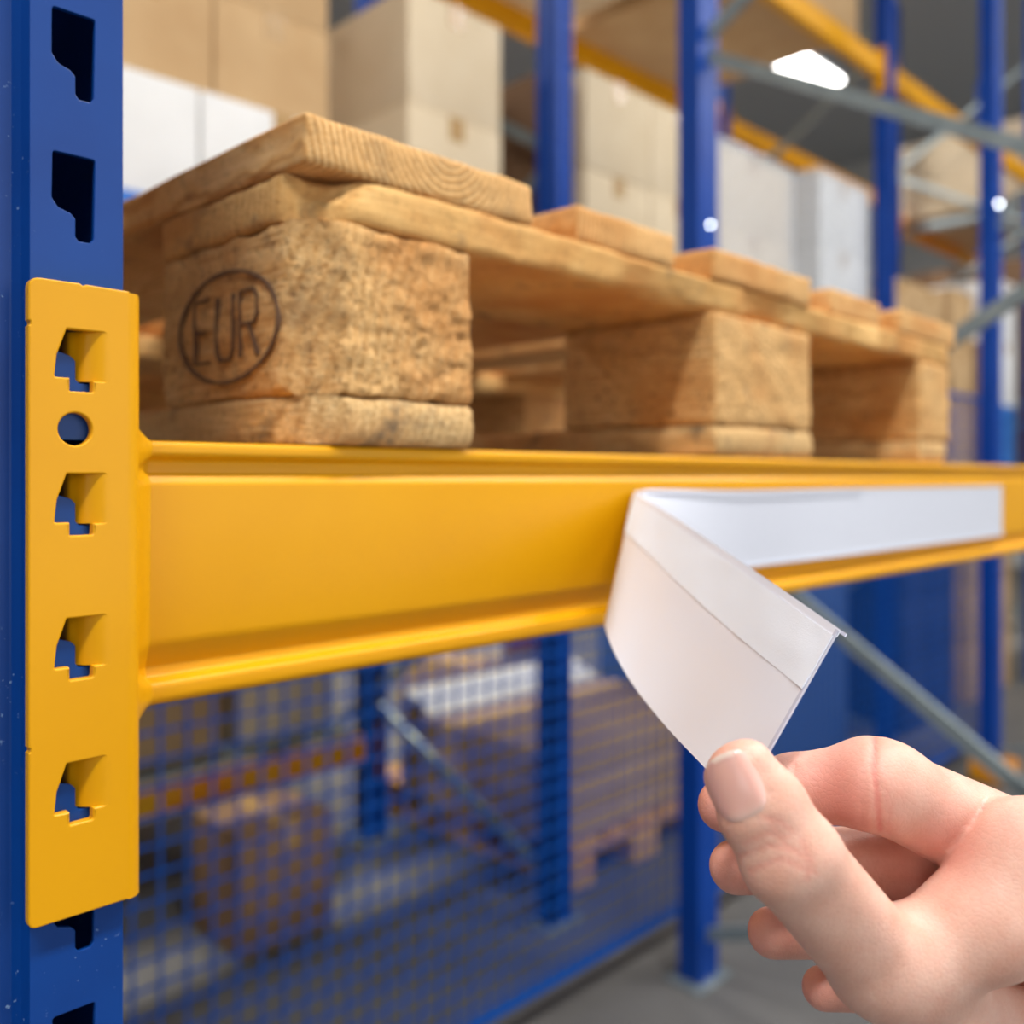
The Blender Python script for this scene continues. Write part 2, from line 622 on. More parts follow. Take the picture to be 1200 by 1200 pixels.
ME_UP_NEAR.materials.append(BLUE)
frame(UC, FY, 1.50, 'blue perforated rack frame at the left edge carrying the yellow connector', me0=ME_UP_NEAR, me1=ME_UP_FAR2, top=3.6)
XB = 2.205
frame_b = frame(XB, FY, 1.502, 'blue rack frame at the far end of the yellow beam, long grey diagonal braces', me0=ME_UP_FAR, joint=(-.10, .62, .76))
XD = 4.60
frame_d = frame(XD, FY, 1.50, 'distant blue rack frame near the right edge with an orange foot guard', guard=True)
frame(2.165, 1.94, 2.97, 'blue rack frame behind the wire mesh, between carton loads', joint=(-.86, .6, .62))
frame(4.64, 1.94, 2.97, 'thin looking blue rack frame behind the white wrapped stack', joint=(.3, .6, .7))
frame(7.05, 1.94, 2.97, 'farthest blue rack frame in the row, seen past the orange foot guard', joint=(1.15, .55, .7))
frame(-.20, 1.94, 2.97, 'blue rack frame hidden behind the left end of the pallet')
for i, fx in enumerate((.5, 2.9, 5.3, 7.7)):
    frame(fx, 5.6, 6.6, 'blue rack frame of the far row across the next aisle, %s from the left' % ('first', 'second', 'third', 'fourth')[i], 'frames of the far rack row', me0=ME_UP_FAR2, me1=ME_UP_FAR2)

# ------------------------------------------------------------------ yellow load beam with its connector
CY = 0.334
BY = 0.349       # front lip of the beam
BX0 = on_y(152, 500, 0.334)[0] + .0056
BX1 = XB - UW / 2 - .001
zt = .0143
# (y, z) profile: lip, groove, web, groove, lip (z above the eye)
prof = [(BY, zt), (BY, .0088), (BY + .0042, .0068), (BY + .0046, .0022), (BY + .0016, -.0024), (BY + .0026, -.064),
        (BY + .0066, -.0735), (BY + .0062, -.0775), (BY + .0004, -.0795), (BY, -.0880), (BY + .048, -.0880), (BY + .048, zt)]
rads = [.0030, .0025, .002, .0018, .0035, .012, .003, .002, .0028, .0042, .004, .004]
prof = [(p[0], p[1] + EYE) for p in fillet(prof, rads, 6)]
beam = thing('load_beam', 'yellow steel pallet rack beam running from the slotted connector to the right', 'rack beam', (BX0, BY, EYE + zt - .1))
BL = Vector((-BX0, -BY, -(EYE + zt - .1)))


def under(o, par):
    """parent to a thing whose empty sits at par.location while the mesh is in world coordinates"""
    o.parent = par
    o.location = -par.location
    return o


under(obj('beam_profile', extrude_profile_x(prof, BX0, BX1, 8), YELLOW, angle=50), beam)


def pl(px, py):
    return on_y(px, py, CY)


# connector plate: outline and cut-outs taken on the plate's own plane
xl = pl(33.5, 500)[0]; xr = pl(152, 500)[0]
ztop = pl(60, 327)[1]; zbot = -.152
out_l = [(xl, zbot), (xr, zbot), (xr, ztop - .0004), (xl + .019, ztop - .0001), (xl + .0178, ztop - .0007), (xl + .0166, ztop), (xl, ztop),
         (xl, ztop - .0145), (xl + .0006, ztop - .0152), (xl + .0006, ztop - .0160), (xl, ztop - .0167), (xl, -.0905), (xl + .0006, -.0912), (xl + .0006, -.092), (xl, -.0927)]
outline = fillet(out_l, [.003, 0, 0, 0, 0, 0, .0040] + [0] * 8, 6)
holes = []
tabs = []
hook = [(78.5, 386), (124, 390), (124, 447), (109.5, 446.5), (109.5, 460), (82, 457.5), (82, 443), (64, 440.5), (67, 415)]
for k in range(4):
    dz = -k * PITCH
    pts = [(pl(*p)[0], pl(*p)[1] + dz) for p in hook]
    # true horizontals on the plate
    z_b1 = pl(95, 459)[1] + dz; z_b2 = pl(73, 442)[1] + dz; z_t = pl(100, 387.5)[1] + dz; z_b3 = pl(116, 447)[1] + dz
    pts[0] = (pts[0][0], z_t); pts[1] = (pts[1][0], z_t); pts[2] = (pts[2][0], z_b3); pts[3] = (pts[3][0], z_b3)
    pts[4] = (pts[4][0], z_b1); pts[5] = (pts[5][0], z_b1); pts[6] = (pts[6][0], z_b2); pts[7] = (pts[7][0], z_b2)
    holes.append(fillet(pts, [.0004, .001, .001, .0004, .0008, .0004, .0004, .0006, .0008], 3))
    tabs.append((pts[1][0], z_t, z_b3))
hx, hz = pl(88.5, 503)
holes.append(circle(hx, hz, .0057))
TH = .004
con = under(obj('end_connector', plate_xz([(p[0], p[1] + EYE) for p in outline], [[(p[0], p[1] + EYE) for p in h_] for h_ in holes], CY, CY + TH, .0007, 4), YELLOW, angle=3), beam)
# bent side flange, quarter round from the plate into the depth
R = .0060
fl = []
for k in range(9):
    a = k / 8 * math.pi / 2
    fl.append((xr - .0006 + R * math.sin(a), CY + R - R * math.cos(a)))
fl.append((fl[-1][0], CY + .058))
fin = [(fl[-1][0] - TH, CY + .058)]
for k in range(9):
    a = (8 - k) / 8 * math.pi / 2
    fin.append((xr - .0006 + max(R - TH, .0002) * math.sin(a), CY + R - max(R - TH, .0002) * math.cos(a)))
pf = fl + fin
bm = bmesh.new()
zl = [zbot, ztop - .0024, ztop - .0010]
rings = [[bm.verts.new((p[0] if j < 2 else min(p[0], p[0] - .0002), p[1], z + EYE)) for p in pf] for j, z in enumerate(zl)]
for a_, b_ in zip(rings, rings[1:]):
    for k in range(len(pf)):
        bm.faces.new((a_[k], a_[(k + 1) % len(pf)], b_[(k + 1) % len(pf)], b_[k]))
bm.faces.new(rings[0][::-1]); bm.faces.new(rings[-1])
bmesh.ops.recalc_face_normals(bm, faces=bm.faces)
fo = obj('side_flange', bm, YELLOW, angle=50)
fo.parent = con
# pressed-in hook tabs
for (tx, z1, z0) in tabs:
    path = []
    xm = tx - .0086
    for k in range(11):
        s = k / 10
        path.append((tx + .0016 - (tx + .0016 - xm) * s, CY - .00006 + .0072 * (s ** 2.0)))
    for k in range(1, 4):
        a = k / 3 * math.pi / 2.4
        path.append((xm - .0016 * math.sin(a), path[10][1] + .0016 * (1 - math.cos(a)) + .0011 * k / 3))
    path.append((path[-1][0] - .0004, path[-1][1] + .0125))
    bm = bmesh.new()
    tk = .0025
    zs = [z0 + EYE - .0001, z0 + EYE + .0008, z1 + EYE - .0008, z1 + EYE + .0001]
    fr = [[bm.verts.new((p[0], p[1], z)) for z in zs] for p in path]
    bk = [[bm.verts.new((p[0] + tk * .8, p[1] + tk * .5, z)) for z in zs] for p in path]
    for a_, b_ in zip(fr, fr[1:]):
        for k in range(3):
            bm.faces.new((a_[k], a_[k + 1], b_[k + 1], b_[k]))
    for a_, b_ in zip(bk, bk[1:]):
        for k in range(3):
            bm.faces.new((a_[k + 1], a_[k], b_[k], b_[k + 1]))
    for k in range(len(path) - 1):
        bm.faces.new((fr[k][0], fr[k + 1][0], bk[k + 1][0], bk[k][0]))
        bm.faces.new((fr[k + 1][3], fr[k][3], bk[k][3], bk[k + 1][3]))
    bm.faces.new([fr[-1][k] for k in range(4)] + [bk[-1][k] for k in (3, 2, 1, 0)])
    bmesh.ops.recalc_face_normals(bm, faces=bm.faces)
    to = obj('hook_tab', bm, YELLOW, angle=60)
    to.parent = con
# weld fillet round the joint of beam and connector
bm = bmesh.new()
wp = [Vector((p[0], p[1])) for p in prof]
nw = len(wp)
nrm = []
for i in range(nw):
    t = (wp[(i + 1) % nw] - wp[i - 1]).normalized()
    nrm.append(Vector((t.y, -t.x)))
cen_ = sum(wp, Vector((0, 0))) / nw
if sum(n_.dot(p - cen_) for n_, p in zip(nrm, wp)) < 0:
    nrm = [-n_ for n_ in nrm]
sm_ = nrm
for _ in range(3):
    sm_ = [(sm_[i - 1] + sm_[i] * 2 + sm_[(i + 1) % nw]).normalized() for i in range(nw)]
rings = []
for k in range(7):
    a = k / 6 * math.pi / 2
    off = .0095 * (1 - k / 6) ** 1.25; dx = .0098 * k / 6
    ring = []
    for i in range(nw):
        q = wp[i] + sm_[i] * (off + .00005)
        w_ = .0004 * noise.noise(Vector((q.y * 260, q.x * 200, k * .3)))
        ring.append(bm.verts.new((BX0 - .0003 + dx, q.x + w_ * (k < 6), q.y + w_ * (k < 6))))
    rings.append(ring)
for a_, b_ in zip(rings, rings[1:]):
    for i in range(nw):
        bm.faces.new((a_[i], a_[(i + 1) % nw], b_[(i + 1) % nw], b_[i]))
bmesh.ops.recalc_face_normals(bm, faces=bm.faces)
under(obj('weld_bead', bm, YELLOW, angle=70), beam)

# rear beam that carries the other end of the pallet
rb = thing('load_beam', 'second yellow rack beam hidden behind the front one under the pallet', 'rack beam', (UX1, 1.44, EYE - .09))
under(obj('beam_profile', extrude_profile_x([(1.442 - (p[0] - BY) * .9 + .046, p[1]) for p in prof], UX1 + .004, BX1, 2), YELLOW), rb)
under(obj('end_connector', box_bm(UX1 + .0003, UX1 + .0042, 1.44, 1.50, EYE - .15, EYE + .065), YELLOW), rb)


# ------------------------------------------------------------------ pallet
def axis_pts(h, r, n):
    c = [-h, -h + r * .35, -h + r]
    c += [(-h + r) + (2 * h - 2 * r) * k / n for k in range(1, n)]
    c += [h - r, h - r * .35, h]
    return c


def wood_box(x0, x1, y0, y1, z0, z1, seg=(6, 6, 3), r=.003, amp=.0008, freq=60, seed=0, planes=(), shape=None):
    hx_, hy_, hz_ = (x1 - x0) / 2, (y1 - y0) / 2, (z1 - z0) / 2
    cx, cy, cz = (x0 + x1) / 2, (y0 + y1) / 2, (z0 + z1) / 2
    r = min(r, hz_ * .8)
    ax = [axis_pts(h_, r, n) for h_, n in zip((hx_, hy_, hz_), seg)]
    bm = bmesh.new()
    cache = {}
    def vert(i, j, k):
        key = (i, j, k)
        if key not in cache:
            cache[key] = bm.verts.new((ax[0][i], ax[1][j], ax[2][k]))
        return cache[key]
    nx_, ny_, nz_ = len(ax[0]) - 1, len(ax[1]) - 1, len(ax[2]) - 1
    for i in range(nx_):
        for j in range(ny_):
            for k in (0, nz_):
                q = [vert(i, j, k), vert(i + 1, j, k), vert(i + 1, j + 1, k), vert(i, j + 1, k)]
                bm.faces.new(q if k else q[::-1])
    for i in range(nx_):
        for k in range(nz_):
            for j in (0, ny_):
                q = [vert(i, j, k), vert(i + 1, j, k), vert(i + 1, j, k + 1), vert(i, j, k + 1)]
                bm.faces.new(q if not j else q[::-1])
    for j in range(ny_):
        for k in range(nz_):
            for i in (0, nx_):
                q = [vert(i, j, k), vert(i, j + 1, k), vert(i, j + 1, k + 1), vert(i, j, k + 1)]
                bm.faces.new(q if i else q[::-1])
    hh = Vector((hx_, hy_, hz_))
    for v in bm.verts:
        p = v.co.copy()
        for n, c in planes:      # chamfers, in local coordinates
            n = Vector(n).normalized()
            e = n.dot(p) - c
            if e > 0:
                p -= n * e
        q = Vector([max(-h_ + r, min(h_ - r, a)) for a, h_ in zip(p, hh)])
        d = p - q
        if d.length > r:
            p = q + d * (r / d.length)
        if shape:
            p = shape(p, hh)
        s = Vector((p.x + cx + seed * 3.1, p.y + cy + seed * 1.7, p.z + cz))
        d = Vector((noise.noise(s * freq), noise.noise(s * freq + Vector((9, 3, 1))), noise.noise(s * freq + Vector((2, 7, 5)))))
        d2 = Vector((noise.noise(s * freq * 3.3), noise.noise(s * freq * 3.3 + Vector((9, 3, 1))), noise.noise(s * freq * 3.3 + Vector((2, 7, 5)))))
        v.co = p + d * amp + d2 * amp * .5 + Vector((cx, cy, cz))
    bmesh.ops.recalc_face_normals(bm, faces=bm.faces)
    return bm


def chamfers(hx_, hy_, c, corners):
    out = []
    for sx, sy in corners:
        out.append(((sx, sy, 0), (hx_ + hy_ - c) * S2))
    return out


# pallet frame: local x along the beam (800 side), y into the rack (1200 side), z up
PAL = dict(x=.2195, y=.3452, z=EYE + zt + .0006, rot=math.radians(1.0))
DECK = [(0, .145), (.185, .285), (.3275, .4725), (.515, .615), (.655, .80)]
COLS = [(0, .100), (.3275, .4725), (.70, .80)]
ROWS = [(0, .138), (.5275, .6725), (1.055, 1.20)]


def make_pallet(label, loc, rot, fine, group=None):
    p = thing('pallet', label, 'pallet', loc, rot, group)
    fs = 1 if fine else 0
    for i, (a, b_) in enumerate(COLS):          # bottom boards
        cs = [(-1, -1)] if i == 0 else ([(1, -1)] if i == 2 else [])
        seg = (10, 40, 4) if fine and i < 2 else (3, 6, 2)
        hx_, hy_ = (b_ - a) / 2, .6
        o = obj('bottom_board', wood_box(a, b_, 0, 1.2, 0, .022, seg, .004, .0013 if fine else .0005, 70, i + 1, chamfers(hx_, hy_, .02, cs),
                (lambda q, hh: Vector((q.x, q.y - .002 * max(0, -q.y / hh.y - .98) * 50 * (1 - (q.z / hh.z) ** 2), q.z))) if fine else None), W_FOOT, p)
    for j, (y0, y1) in enumerate(ROWS):         # blocks
        for i, (a, b_) in enumerate(COLS):
            cs = []
            if i == 0 and j == 0: cs = [(-1, -1)]
            if i == 2 and j == 0: cs = [(1, -1)]
            if i == 0 and j == 2: cs = [(-1, 1)]
            if i == 2 and j == 2: cs = [(1, 1)]
            near = fine and j == 0
            seg = (44, 30, 34) if (near and i == 0) else ((24, 16, 14) if near else (3, 3, 2))
            hx_, hy_ = (b_ - a) / 2, (y1 - y0) / 2
            amp = .0016 if near and i == 0 else (.0012 if near else .0005)
            def rough_front(q, hh, ii=i):
                # torn end grain on the aisle face: lumps and a sunken belly
                fy = max(0, -q.y / hh.y - .90) * 10
                k = noise.noise(Vector((q.x * 90, q.z * 90, ii))) * .0010 + noise.noise(Vector((q.x * 260, q.z * 260, ii + 4))) * .0010
                g = .0 + .0016 * (1 if q.z < .012 else .2)
                return Vector((q.x + (.003 * noise.noise(Vector((q.z * 30, ii, 1))) if q.x > hh.x * .9 else 0), q.y + fy * (k * (1.5 if q.z < .015 else .7) - g * .3), q.z))
            o = obj('block', wood_box(a + .0005, b_ - .0005, y0, y1, .0222, .0998, seg, .004, amp, 85, i + 3 * j, chamfers(hx_, hy_, .020, cs),
                    rough_front if near else None), W_BLOCK, p)
            if near and i == 0:
                stamp_on(o)
            if near:
                for nx_, nz_ in ((a + .03, .045), (a + .062, .05)):
                    pass
    for j, (y0, y1) in enumerate(ROWS):         # stringer boards
        near = fine and j == 0
        def waney(q, hh):
            X = q.x + .4
            n1 = noise.noise(Vector((X * 9, 1.3, 0)))
            n2 = noise.noise(Vector((X * 34, 4.3, 0)))
            gap = 1.0 if not (X < .15) else .0
            f = max(0, -q.y / hh.y - .80) * 5 * gap
            low = (1 - q.z / hh.z) / 2
            dy = f * (.006 + .016 * n1 + .004 * n2) * (.30 + .70 * low)
            dz = f * low * (.008 * max(0, n1 + .45) + .0025 * n2)
            # chip out of the near corner
            c = math.exp(-((X - .012) / .012) ** 2) * f if False else 0
            ch = max(0, 1 - X / .03) * max(0, -q.y / hh.y - .55) / .45
            if X < .05:
                e = math.exp(-((X - .012) / .013) ** 2) * max(0, -q.y / hh.y - .70) / .30 * max(0, q.z / hh.z + .35)
                dy += .016 * e * (.7 + .6 * noise.noise(Vector((X * 120, q.z * 120, 2)))); dz -= .006 * e
            return Vector((q.x + .006 * ch * noise.noise(Vector((q.y * 60, q.z * 90, 3))), q.y + dy + .010 * ch * max(0, noise.noise(Vector((X * 60, q.z * 80, 7))) + .2), q.z + dz))
        cs = []
        if j == 0: cs = [(-1, -1), (1, -1)]
        if j == 2: cs = [(-1, 1), (1, 1)]
        o = obj('stringer_board', wood_box(0, .80, y0, y1, .1002, .1218, (110, 18, 6) if near else (8, 3, 2), .0035, .0009 if near else .0005, 70, 20 + j,
                chamfers(.4, (y1 - y0) / 2, .022, cs), waney if near else None), W_X, p)
        if near:
            for a, b_ in DECK[1:]:
                pass
    for i, (a, b_) in enumerate(DECK):          # deck boards
        seg = (14, 30, 4) if fine else (2, 4, 2)
        o = obj('deck_board', wood_box(a, b_, 0.0 + .003 * (i % 2), 1.2, .122, .144, seg, .003, .0009 if fine else .0005, 60, 40 + i), W_Y, p)
        if fine:
            for ny in (.045, .10):
                for nx_ in (.03, (b_ - a) - .03):
                    bm = bmesh.new()
                    bmesh.ops.create_cone(bm, cap_ends=True, segments=10, radius1=.0045, radius2=.004, depth=.0016)
                    bmesh.ops.translate(bm, verts=bm.verts, vec=(a + nx_, ny, .1448))
                    obj('nail', bm, NAILM, o)
    return p


def stamp_on(block):
    """burnt oval mark with the letters EUR on the block's left end (x = 0 face)"""
    bm = bmesh.new()
    X0 = -.0011
    def seg_(pts, wdt, closed=False):
        n = len(pts)
        pts = [Vector(p) for p in pts]
        L, Rr = [], []
        for i, p in enumerate(pts):
            a = pts[(i - 1) % n] if closed or i else pts[i]
            c = pts[(i + 1) % n] if closed or i < n - 1 else pts[i]
            t = (c - a).normalized()
            s = Vector((-t.y, t.x))
            L.append(p + s * wdt / 2); Rr.append(p - s * wdt / 2)
        vs1 = [[bm.verts.new((x, q.x, q.y)) for q in arr] for x in (X0, X0 + .003) for arr in (L, Rr)]
        m_ = n if closed else n - 1
        for i in range(m_):
            j = (i + 1) % n
            bm.faces.new((vs1[0][i], vs1[0][j], vs1[1][j], vs1[1][i]))
            bm.faces.new((vs1[2][j], vs1[2][i], vs1[3][i], vs1[3][j]))
            bm.faces.new((vs1[0][j], vs1[0][i], vs1[2][i], vs1[2][j]))
            bm.faces.new((vs1[1][i], vs1[1][j], vs1[3][j], vs1[3][i]))
    cy, cz = .0680, .0575
    seg_([(cy + .0465 * math.cos(a), cz + .0265 * math.sin(a)) for a in [k * 2 * math.pi / 56 for k in range(56)]], .0014, True)
    wd = .0013
    # the y axis runs away from the viewer, so letters advance towards smaller y
    def L(y, pts):
        return [(cy + y - p[0] * .0155, cz - .0155 + p[1] * .031) for p in pts]
    for y, strokes in ((.0305, [[(1, 1), (0, 1), (0, 0), (1, 0)], [(0, .5), (.6, .5)]]),
                       (.0085, [[(0, 1), (0, .15), (.15, 0), (.85, 0), (1, .15), (1, 1)]]),
                       (-.0135, [[(0, 0), (0, 1), (.8, 1), (1, .88), (1, .62), (.8, .5), (0, .5)], [(.5, .5), (1, 0)]])):
        for s in strokes:
            seg_(L(y, s), wd)
    bmesh.ops.recalc_face_normals(bm, faces=bm.faces)
    s = obj('stamp', bm, STAMP, block, smooth=False)
    s['label'] = 'burnt oval mark reading EUR'


make_pallet('worn wooden pallet lying on the yellow beam, oval EUR mark on its corner block', (PAL['x'], PAL['y'], PAL['z']), PAL['rot'], True)

# ------------------------------------------------------------------ label strip: attached on the right, peeled off on the left
LY = BY + .0006


def catmull(P, n=14):
    P = [Vector(p) for p in P]
    P = [P[0] * 2 - P[1]] + P + [P[-1] * 2 - P[-2]]
    out = []
    for i in range(1, len(P) - 2):
        p0, p1, p2, p3 = P[i - 1:i + 3]
        # centripetal-ish: scale tangents by segment length
        d01, d12, d23 = max((p1 - p0).length, 1e-6) ** .5, max((p2 - p1).length, 1e-6) ** .5, max((p3 - p2).length, 1e-6) ** .5
        t1 = ((p1 - p0) / d01 - (p2 - p0) / (d01 + d12) + (p2 - p1) / d12) * d12
        t2 = ((p2 - p1) / d12 - (p3 - p1) / (d12 + d23) + (p3 - p2) / d23) * d12
        for k in range(n):
            t = k / n
            out.append(p1 * (2 * t ** 3 - 3 * t ** 2 + 1) + t1 * (t ** 3 - 2 * t ** 2 + t) + p2 * (-2 * t ** 3 + 3 * t ** 2) + t2 * (t ** 3 - t ** 2))
    out.append(P[-2])
    return out


def att(X, z):
    return Vector((X, LY, EYE + z))


ZT, ZB = -.0092, -.0645
XEND = on_y(1174, 600, LY)[0]
cw = lambda px, py, d: c2w(camv(px, py, d))
onp = lambda px: LY / (S2 * (1 - (px - 600) / FPX))      # depth of the beam face under a pixel column
PAIRS = [(cw(983, 739, .278), cw(867, 942, .263)), (cw(940, 709, .306), cw(825, 897, .292)), (cw(880, 667.5, .358), cw(780, 849, .330)),
         (cw(820, 627, .430), cw(742, 801, .366)), (cw(775, 597.5, .505), cw(721, 765, .394)), (cw(752, 583, .548), cw(711.5, 741, .418)),
         (cw(743.5, 577, onp(743.5) - .002), cw(709, 729, .438)), (cw(752, 576, onp(752) - .0005), cw(717, 716, .475)), (cw(782, 575.5, onp(782)), cw(765, 692, .550)),
         (att(.56, ZT), att(.565, ZB)), (att(.72, ZT), att(.72, ZB)), (att(.92, ZT), att(.92, ZB)), (att(XEND, ZT), att(XEND, ZB))]
TE = catmull([p[0] for p in PAIRS], 34)
BE = catmull([p[1] for p in PAIRS], 34)
NS = len(TE)
# normals that point to the camera side of the flap and continue round the fold (= back face of the strip)
NRM = []
for i in range(NS):
    a = TE[max(i - 1, 0)].lerp(BE[max(i - 1, 0)], .5)
    c = TE[min(i + 1, NS - 1)].lerp(BE[min(i + 1, NS - 1)], .5)
    t = (c - a).normalized()
    u = (TE[i] - BE[i]).normalized()
    n = t.cross(u).normalized()
    NRM.append(n)
# orient: on the flap the "back" normal faces the camera
if NRM[20].dot(Vector((0, 0, EYE)) - TE[20]) < 0:
    NRM = [-n for n in NRM]


def strip(i0, i1, v0, v1, o0, o1, nv=6, shape=None):
    """solid band of the strip between rulings i0..i1 and heights v0..v1 (0 = top), offsets o0 < o1 along the back normal"""
    bm = bmesh.new()
    g = []
    for o in (o1, o0):
        rows = []
        for i in range(i0, i1 + 1):
            row = []
            for k in range(nv + 1):
                vv = v0 + (v1 - v0) * k / nv
                p = TE[i].lerp(BE[i], vv) + NRM[i] * (o + (shape(i, vv) if shape else 0))
                row.append(bm.verts.new(p))
            rows.append(row)
        g.append(rows)
    n = i1 - i0
    for i in range(n):
        for k in range(nv):
            bm.faces.new((g[0][i][k], g[0][i + 1][k], g[0][i + 1][k + 1], g[0][i][k + 1]))
            bm.faces.new((g[1][i][k + 1], g[1][i + 1][k + 1], g[1][i + 1][k], g[1][i][k]))
        for k in (0, nv):
            bm.faces.new((g[0][i][k], g[1][i][k], g[1][i + 1][k], g[0][i + 1][k]))
    for i in (0, n):
        for k in range(nv):
            bm.faces.new((g[0][i][k], g[1][i][k], g[1][i][k + 1], g[0][i][k + 1]))
    bmesh.ops.recalc_face_normals(bm, faces=bm.faces)
    return bm


lab = thing('label_holder', 'long white label strip stuck on the yellow beam, left end peeled towards the hand', 'label strip', (.5, LY, EYE + ZB))
cur = lambda name, bm, mt: under(obj(name, bm, mt, angle=60), lab)
cur('label_sheet', strip(2, NS - 1, .035, .965, -.00025, .00025, 10), LABEL)
cur('clear_pocket', strip(0, 2, .0, 1, -.0003, .0003, 6), CLEAR)
cur('top_rail', strip(0, NS - 1, -.005, .035, -.0006, .0002, 2), LABEL)
cur('rail_lip', strip(0, NS - 60, -.012, .006, -.0030, -.0024, 2), CLEAR)
cur('bottom_rail', strip(0, NS - 1, .965, 1.005, -.0012, .0003, 2), LABEL)
ncap = 34 * 7
cur('adhesive_tape', strip(1, ncap, .04, .36, .0003, .0006, 8,
    lambda i, v: .00035 * noise.noise(Vector((i * .07, v * 7, 1)))), FROST)

# ------------------------------------------------------------------ hand
HS = {}


def hand_mesh():
    K = lambda px, py, d: np.array(camv(px, py, d / 1000.0)) * 1000
    h = 1.0
    lo = np.array([36., -262., 214.]); hi = np.array([256., -62., 372.])
    gx, gy, gz = [np.arange(lo[i], hi[i], h, dtype=np.float32) for i in range(3)]
    X, Y, Z = np.meshgrid(gx, gy, gz, indexing='ij')

    def cone(a, b_, r1, r2):
        ba = b_ - a
        l2 = float(ba @ ba)
        px, py, pz = X - a[0], Y - a[1], Z - a[2]
        t = np.clip((px * ba[0] + py * ba[1] + pz * ba[2]) / l2, 0, 1)
        dx, dy, dz = px - t * ba[0], py - t * ba[1], pz - t * ba[2]
        return np.sqrt(dx * dx + dy * dy + dz * dz) - (r1 + (r2 - r1) * t)

    def smin(a, b_, k):
        hh = np.clip(k - np.abs(a - b_), 0, None) / k
        return np.minimum(a, b_) - hh * hh * k * .25

    def chain(pts, k=3.0):
        f = None
        for (a, ra), (b_, rb_) in zip(pts, pts[1:]):
            c = cone(a, b_, ra, rb_)
            f = c if f is None else smin(f, c, k)
        return f

    # thumb: two flattened side-by-side chains
    tip, tm, ip, mcp, cmc = K(867, 902, 250), K(893, 948, 248.5), K(927, 1006, 247), K(1030, 1128, 262), K(1190, 1235, 296)
    lat = np.array([.84, .50, -.10]); lat /= np.linalg.norm(lat)
    th = None
    for s in (-1, 1):
        f = chain([(tip + lat * 3.3 * s, 6.2), (tm + lat * 4.0 * s, 7.6), (ip + lat * 4.2 * s, 8.9), (mcp + lat * 3.5 * s, 10.5), (cmc, 15.5)], 4)
        th = f if th is None else smin(th, f, 8)
    pad = cone(K(873, 915, 254.5), K(905, 968, 256), 5.0, 6.0)
    th = smin(th, pad, 6)
    # fingers
    def finger(p, r):
        return chain(list(zip(p, r)), 3.5)
    i_t, i_d, i_p, i_m = K(848, 944, 284), K(930, 925, 286.5), K(1022, 917, 280), K(1235, 1018, 292)
    idx = finger([i_t, i_d, i_p, i_m], [7.9, 10.2, 12.6, 16.0])
    idx = smin(idx, cone(K(1022, 921, 277), K(1046, 923, 278), 12.0, 12.6), 5)
    m_t, m_d, m_p, m_m = K(862, 1016, 283), K(950, 1008, 293), K(1050, 1014, 297), K(1262, 1082, 316)
    mid = finger([m_t, m_d, m_p, m_m], [8.0, 9.8, 12.2, 16])
    r_t, r_d, r_p, r_m = K(905, 1093, 296), K(982, 1088, 306), K(1075, 1088, 312), K(1285, 1140, 330)
    rng = finger([r_t, r_d, r_p, r_m], [7.8, 9.2, 11.5, 15])
    p_t, p_d, p_p, p_m = K(965, 1158, 308), K(1030, 1156, 318), K(1105, 1152, 324), K(1300, 1195, 342)
    pky = finger([p_t, p_d, p_p, p_m], [7.0, 8.2, 10.2, 14])
    # palm, thenar web, wrist
    wri = K(1370, 1290, 330)
    palm = None
    for q, r in ((i_m, 15), (m_m, 15), (r_m, 14.5), (p_m, 13.5)):
        c = cone(q, wri, r, 22)
        palm = c if palm is None else smin(palm, c, 12)
    web = smin(cone(K(1198, 1006, 270), K(1160, 1075, 266), 14.5, 15), cone(K(1160, 1075, 266), mcp + np.array([6, -3, 3]), 15, 13), 8)
    web = smin(web, cone(K(1198, 1006, 270), K(1262, 985, 284), 14.5, 16), 10)
    thenar = cone(cmc, wri, 17, 23)
    F_pl = smin(palm, thenar, 14)
    F_pl = smin(F_pl, web, 7)
    F_th = smin(th, F_pl, 9)
    f = F_th
    for fin in (idx, mid, rng, pky):
        f = np.minimum(smin(fin, f, .8), f)
    # fuse only the roots of fingers with the palm
    for fin, root in ((idx, i_m), (mid, m_m), (rng, r_m), (pky, p_m)):
        dist = np.sqrt((X - root[0]) ** 2 + (Y - root[1]) ** 2 + (Z - root[2]) ** 2)
        wgt = np.clip(1 - (dist - 14) / 16, 0, 1)
        kk = .8 + 9 * wgt
        hh = np.clip(kk - np.abs(fin - F_pl), 0, None) / kk
        f = np.minimum(f, np.minimum(fin, F_pl) - hh * hh * kk * .25)

    # creases, followed along the surface that faces the viewer: (polyline, reach in mm, depth in mm)
    near = np.abs(f) < 4
    xs_, ys_, zs_ = X[near], Y[near], Z[near]
    U, V = xs_ / zs_ * FPX + 600, 560 - ys_ / zs_ * FPX
    add = np.zeros_like(U)
    CR = []
    def crease(pts, wd, dep, z0, z1):
        nonlocal add
        CR.append((pts, wd, dep, z0, z1))
        d2 = None
        for (ax, ay), (bx, by) in zip(pts, pts[1:]):
            l2 = (bx - ax) ** 2 + (by - ay) ** 2
            t = np.clip(((U - ax) * (bx - ax) + (V - ay) * (by - ay)) / l2, 0, 1)
            d = np.hypot(U - ax - t * (bx - ax), V - ay - t * (by - ay)) * zs_ / FPX
            d2 = d if d2 is None else np.minimum(d2, d)
        add = np.maximum(add, dep * np.exp(-(d2 / wd) ** 2) * ((zs_ > z0) & (zs_ < z1)))
    crease([(1026, 866), (1024, 900), (1028, 930), (1031, 972)], 1.0, .9, 258, 284)
    crease([(1013, 900), (1013, 930), (1009, 962)], .9, .5, 258, 280)
    crease([(1040, 925), (1043, 950), (1041, 975)], .9, .45, 258, 280)
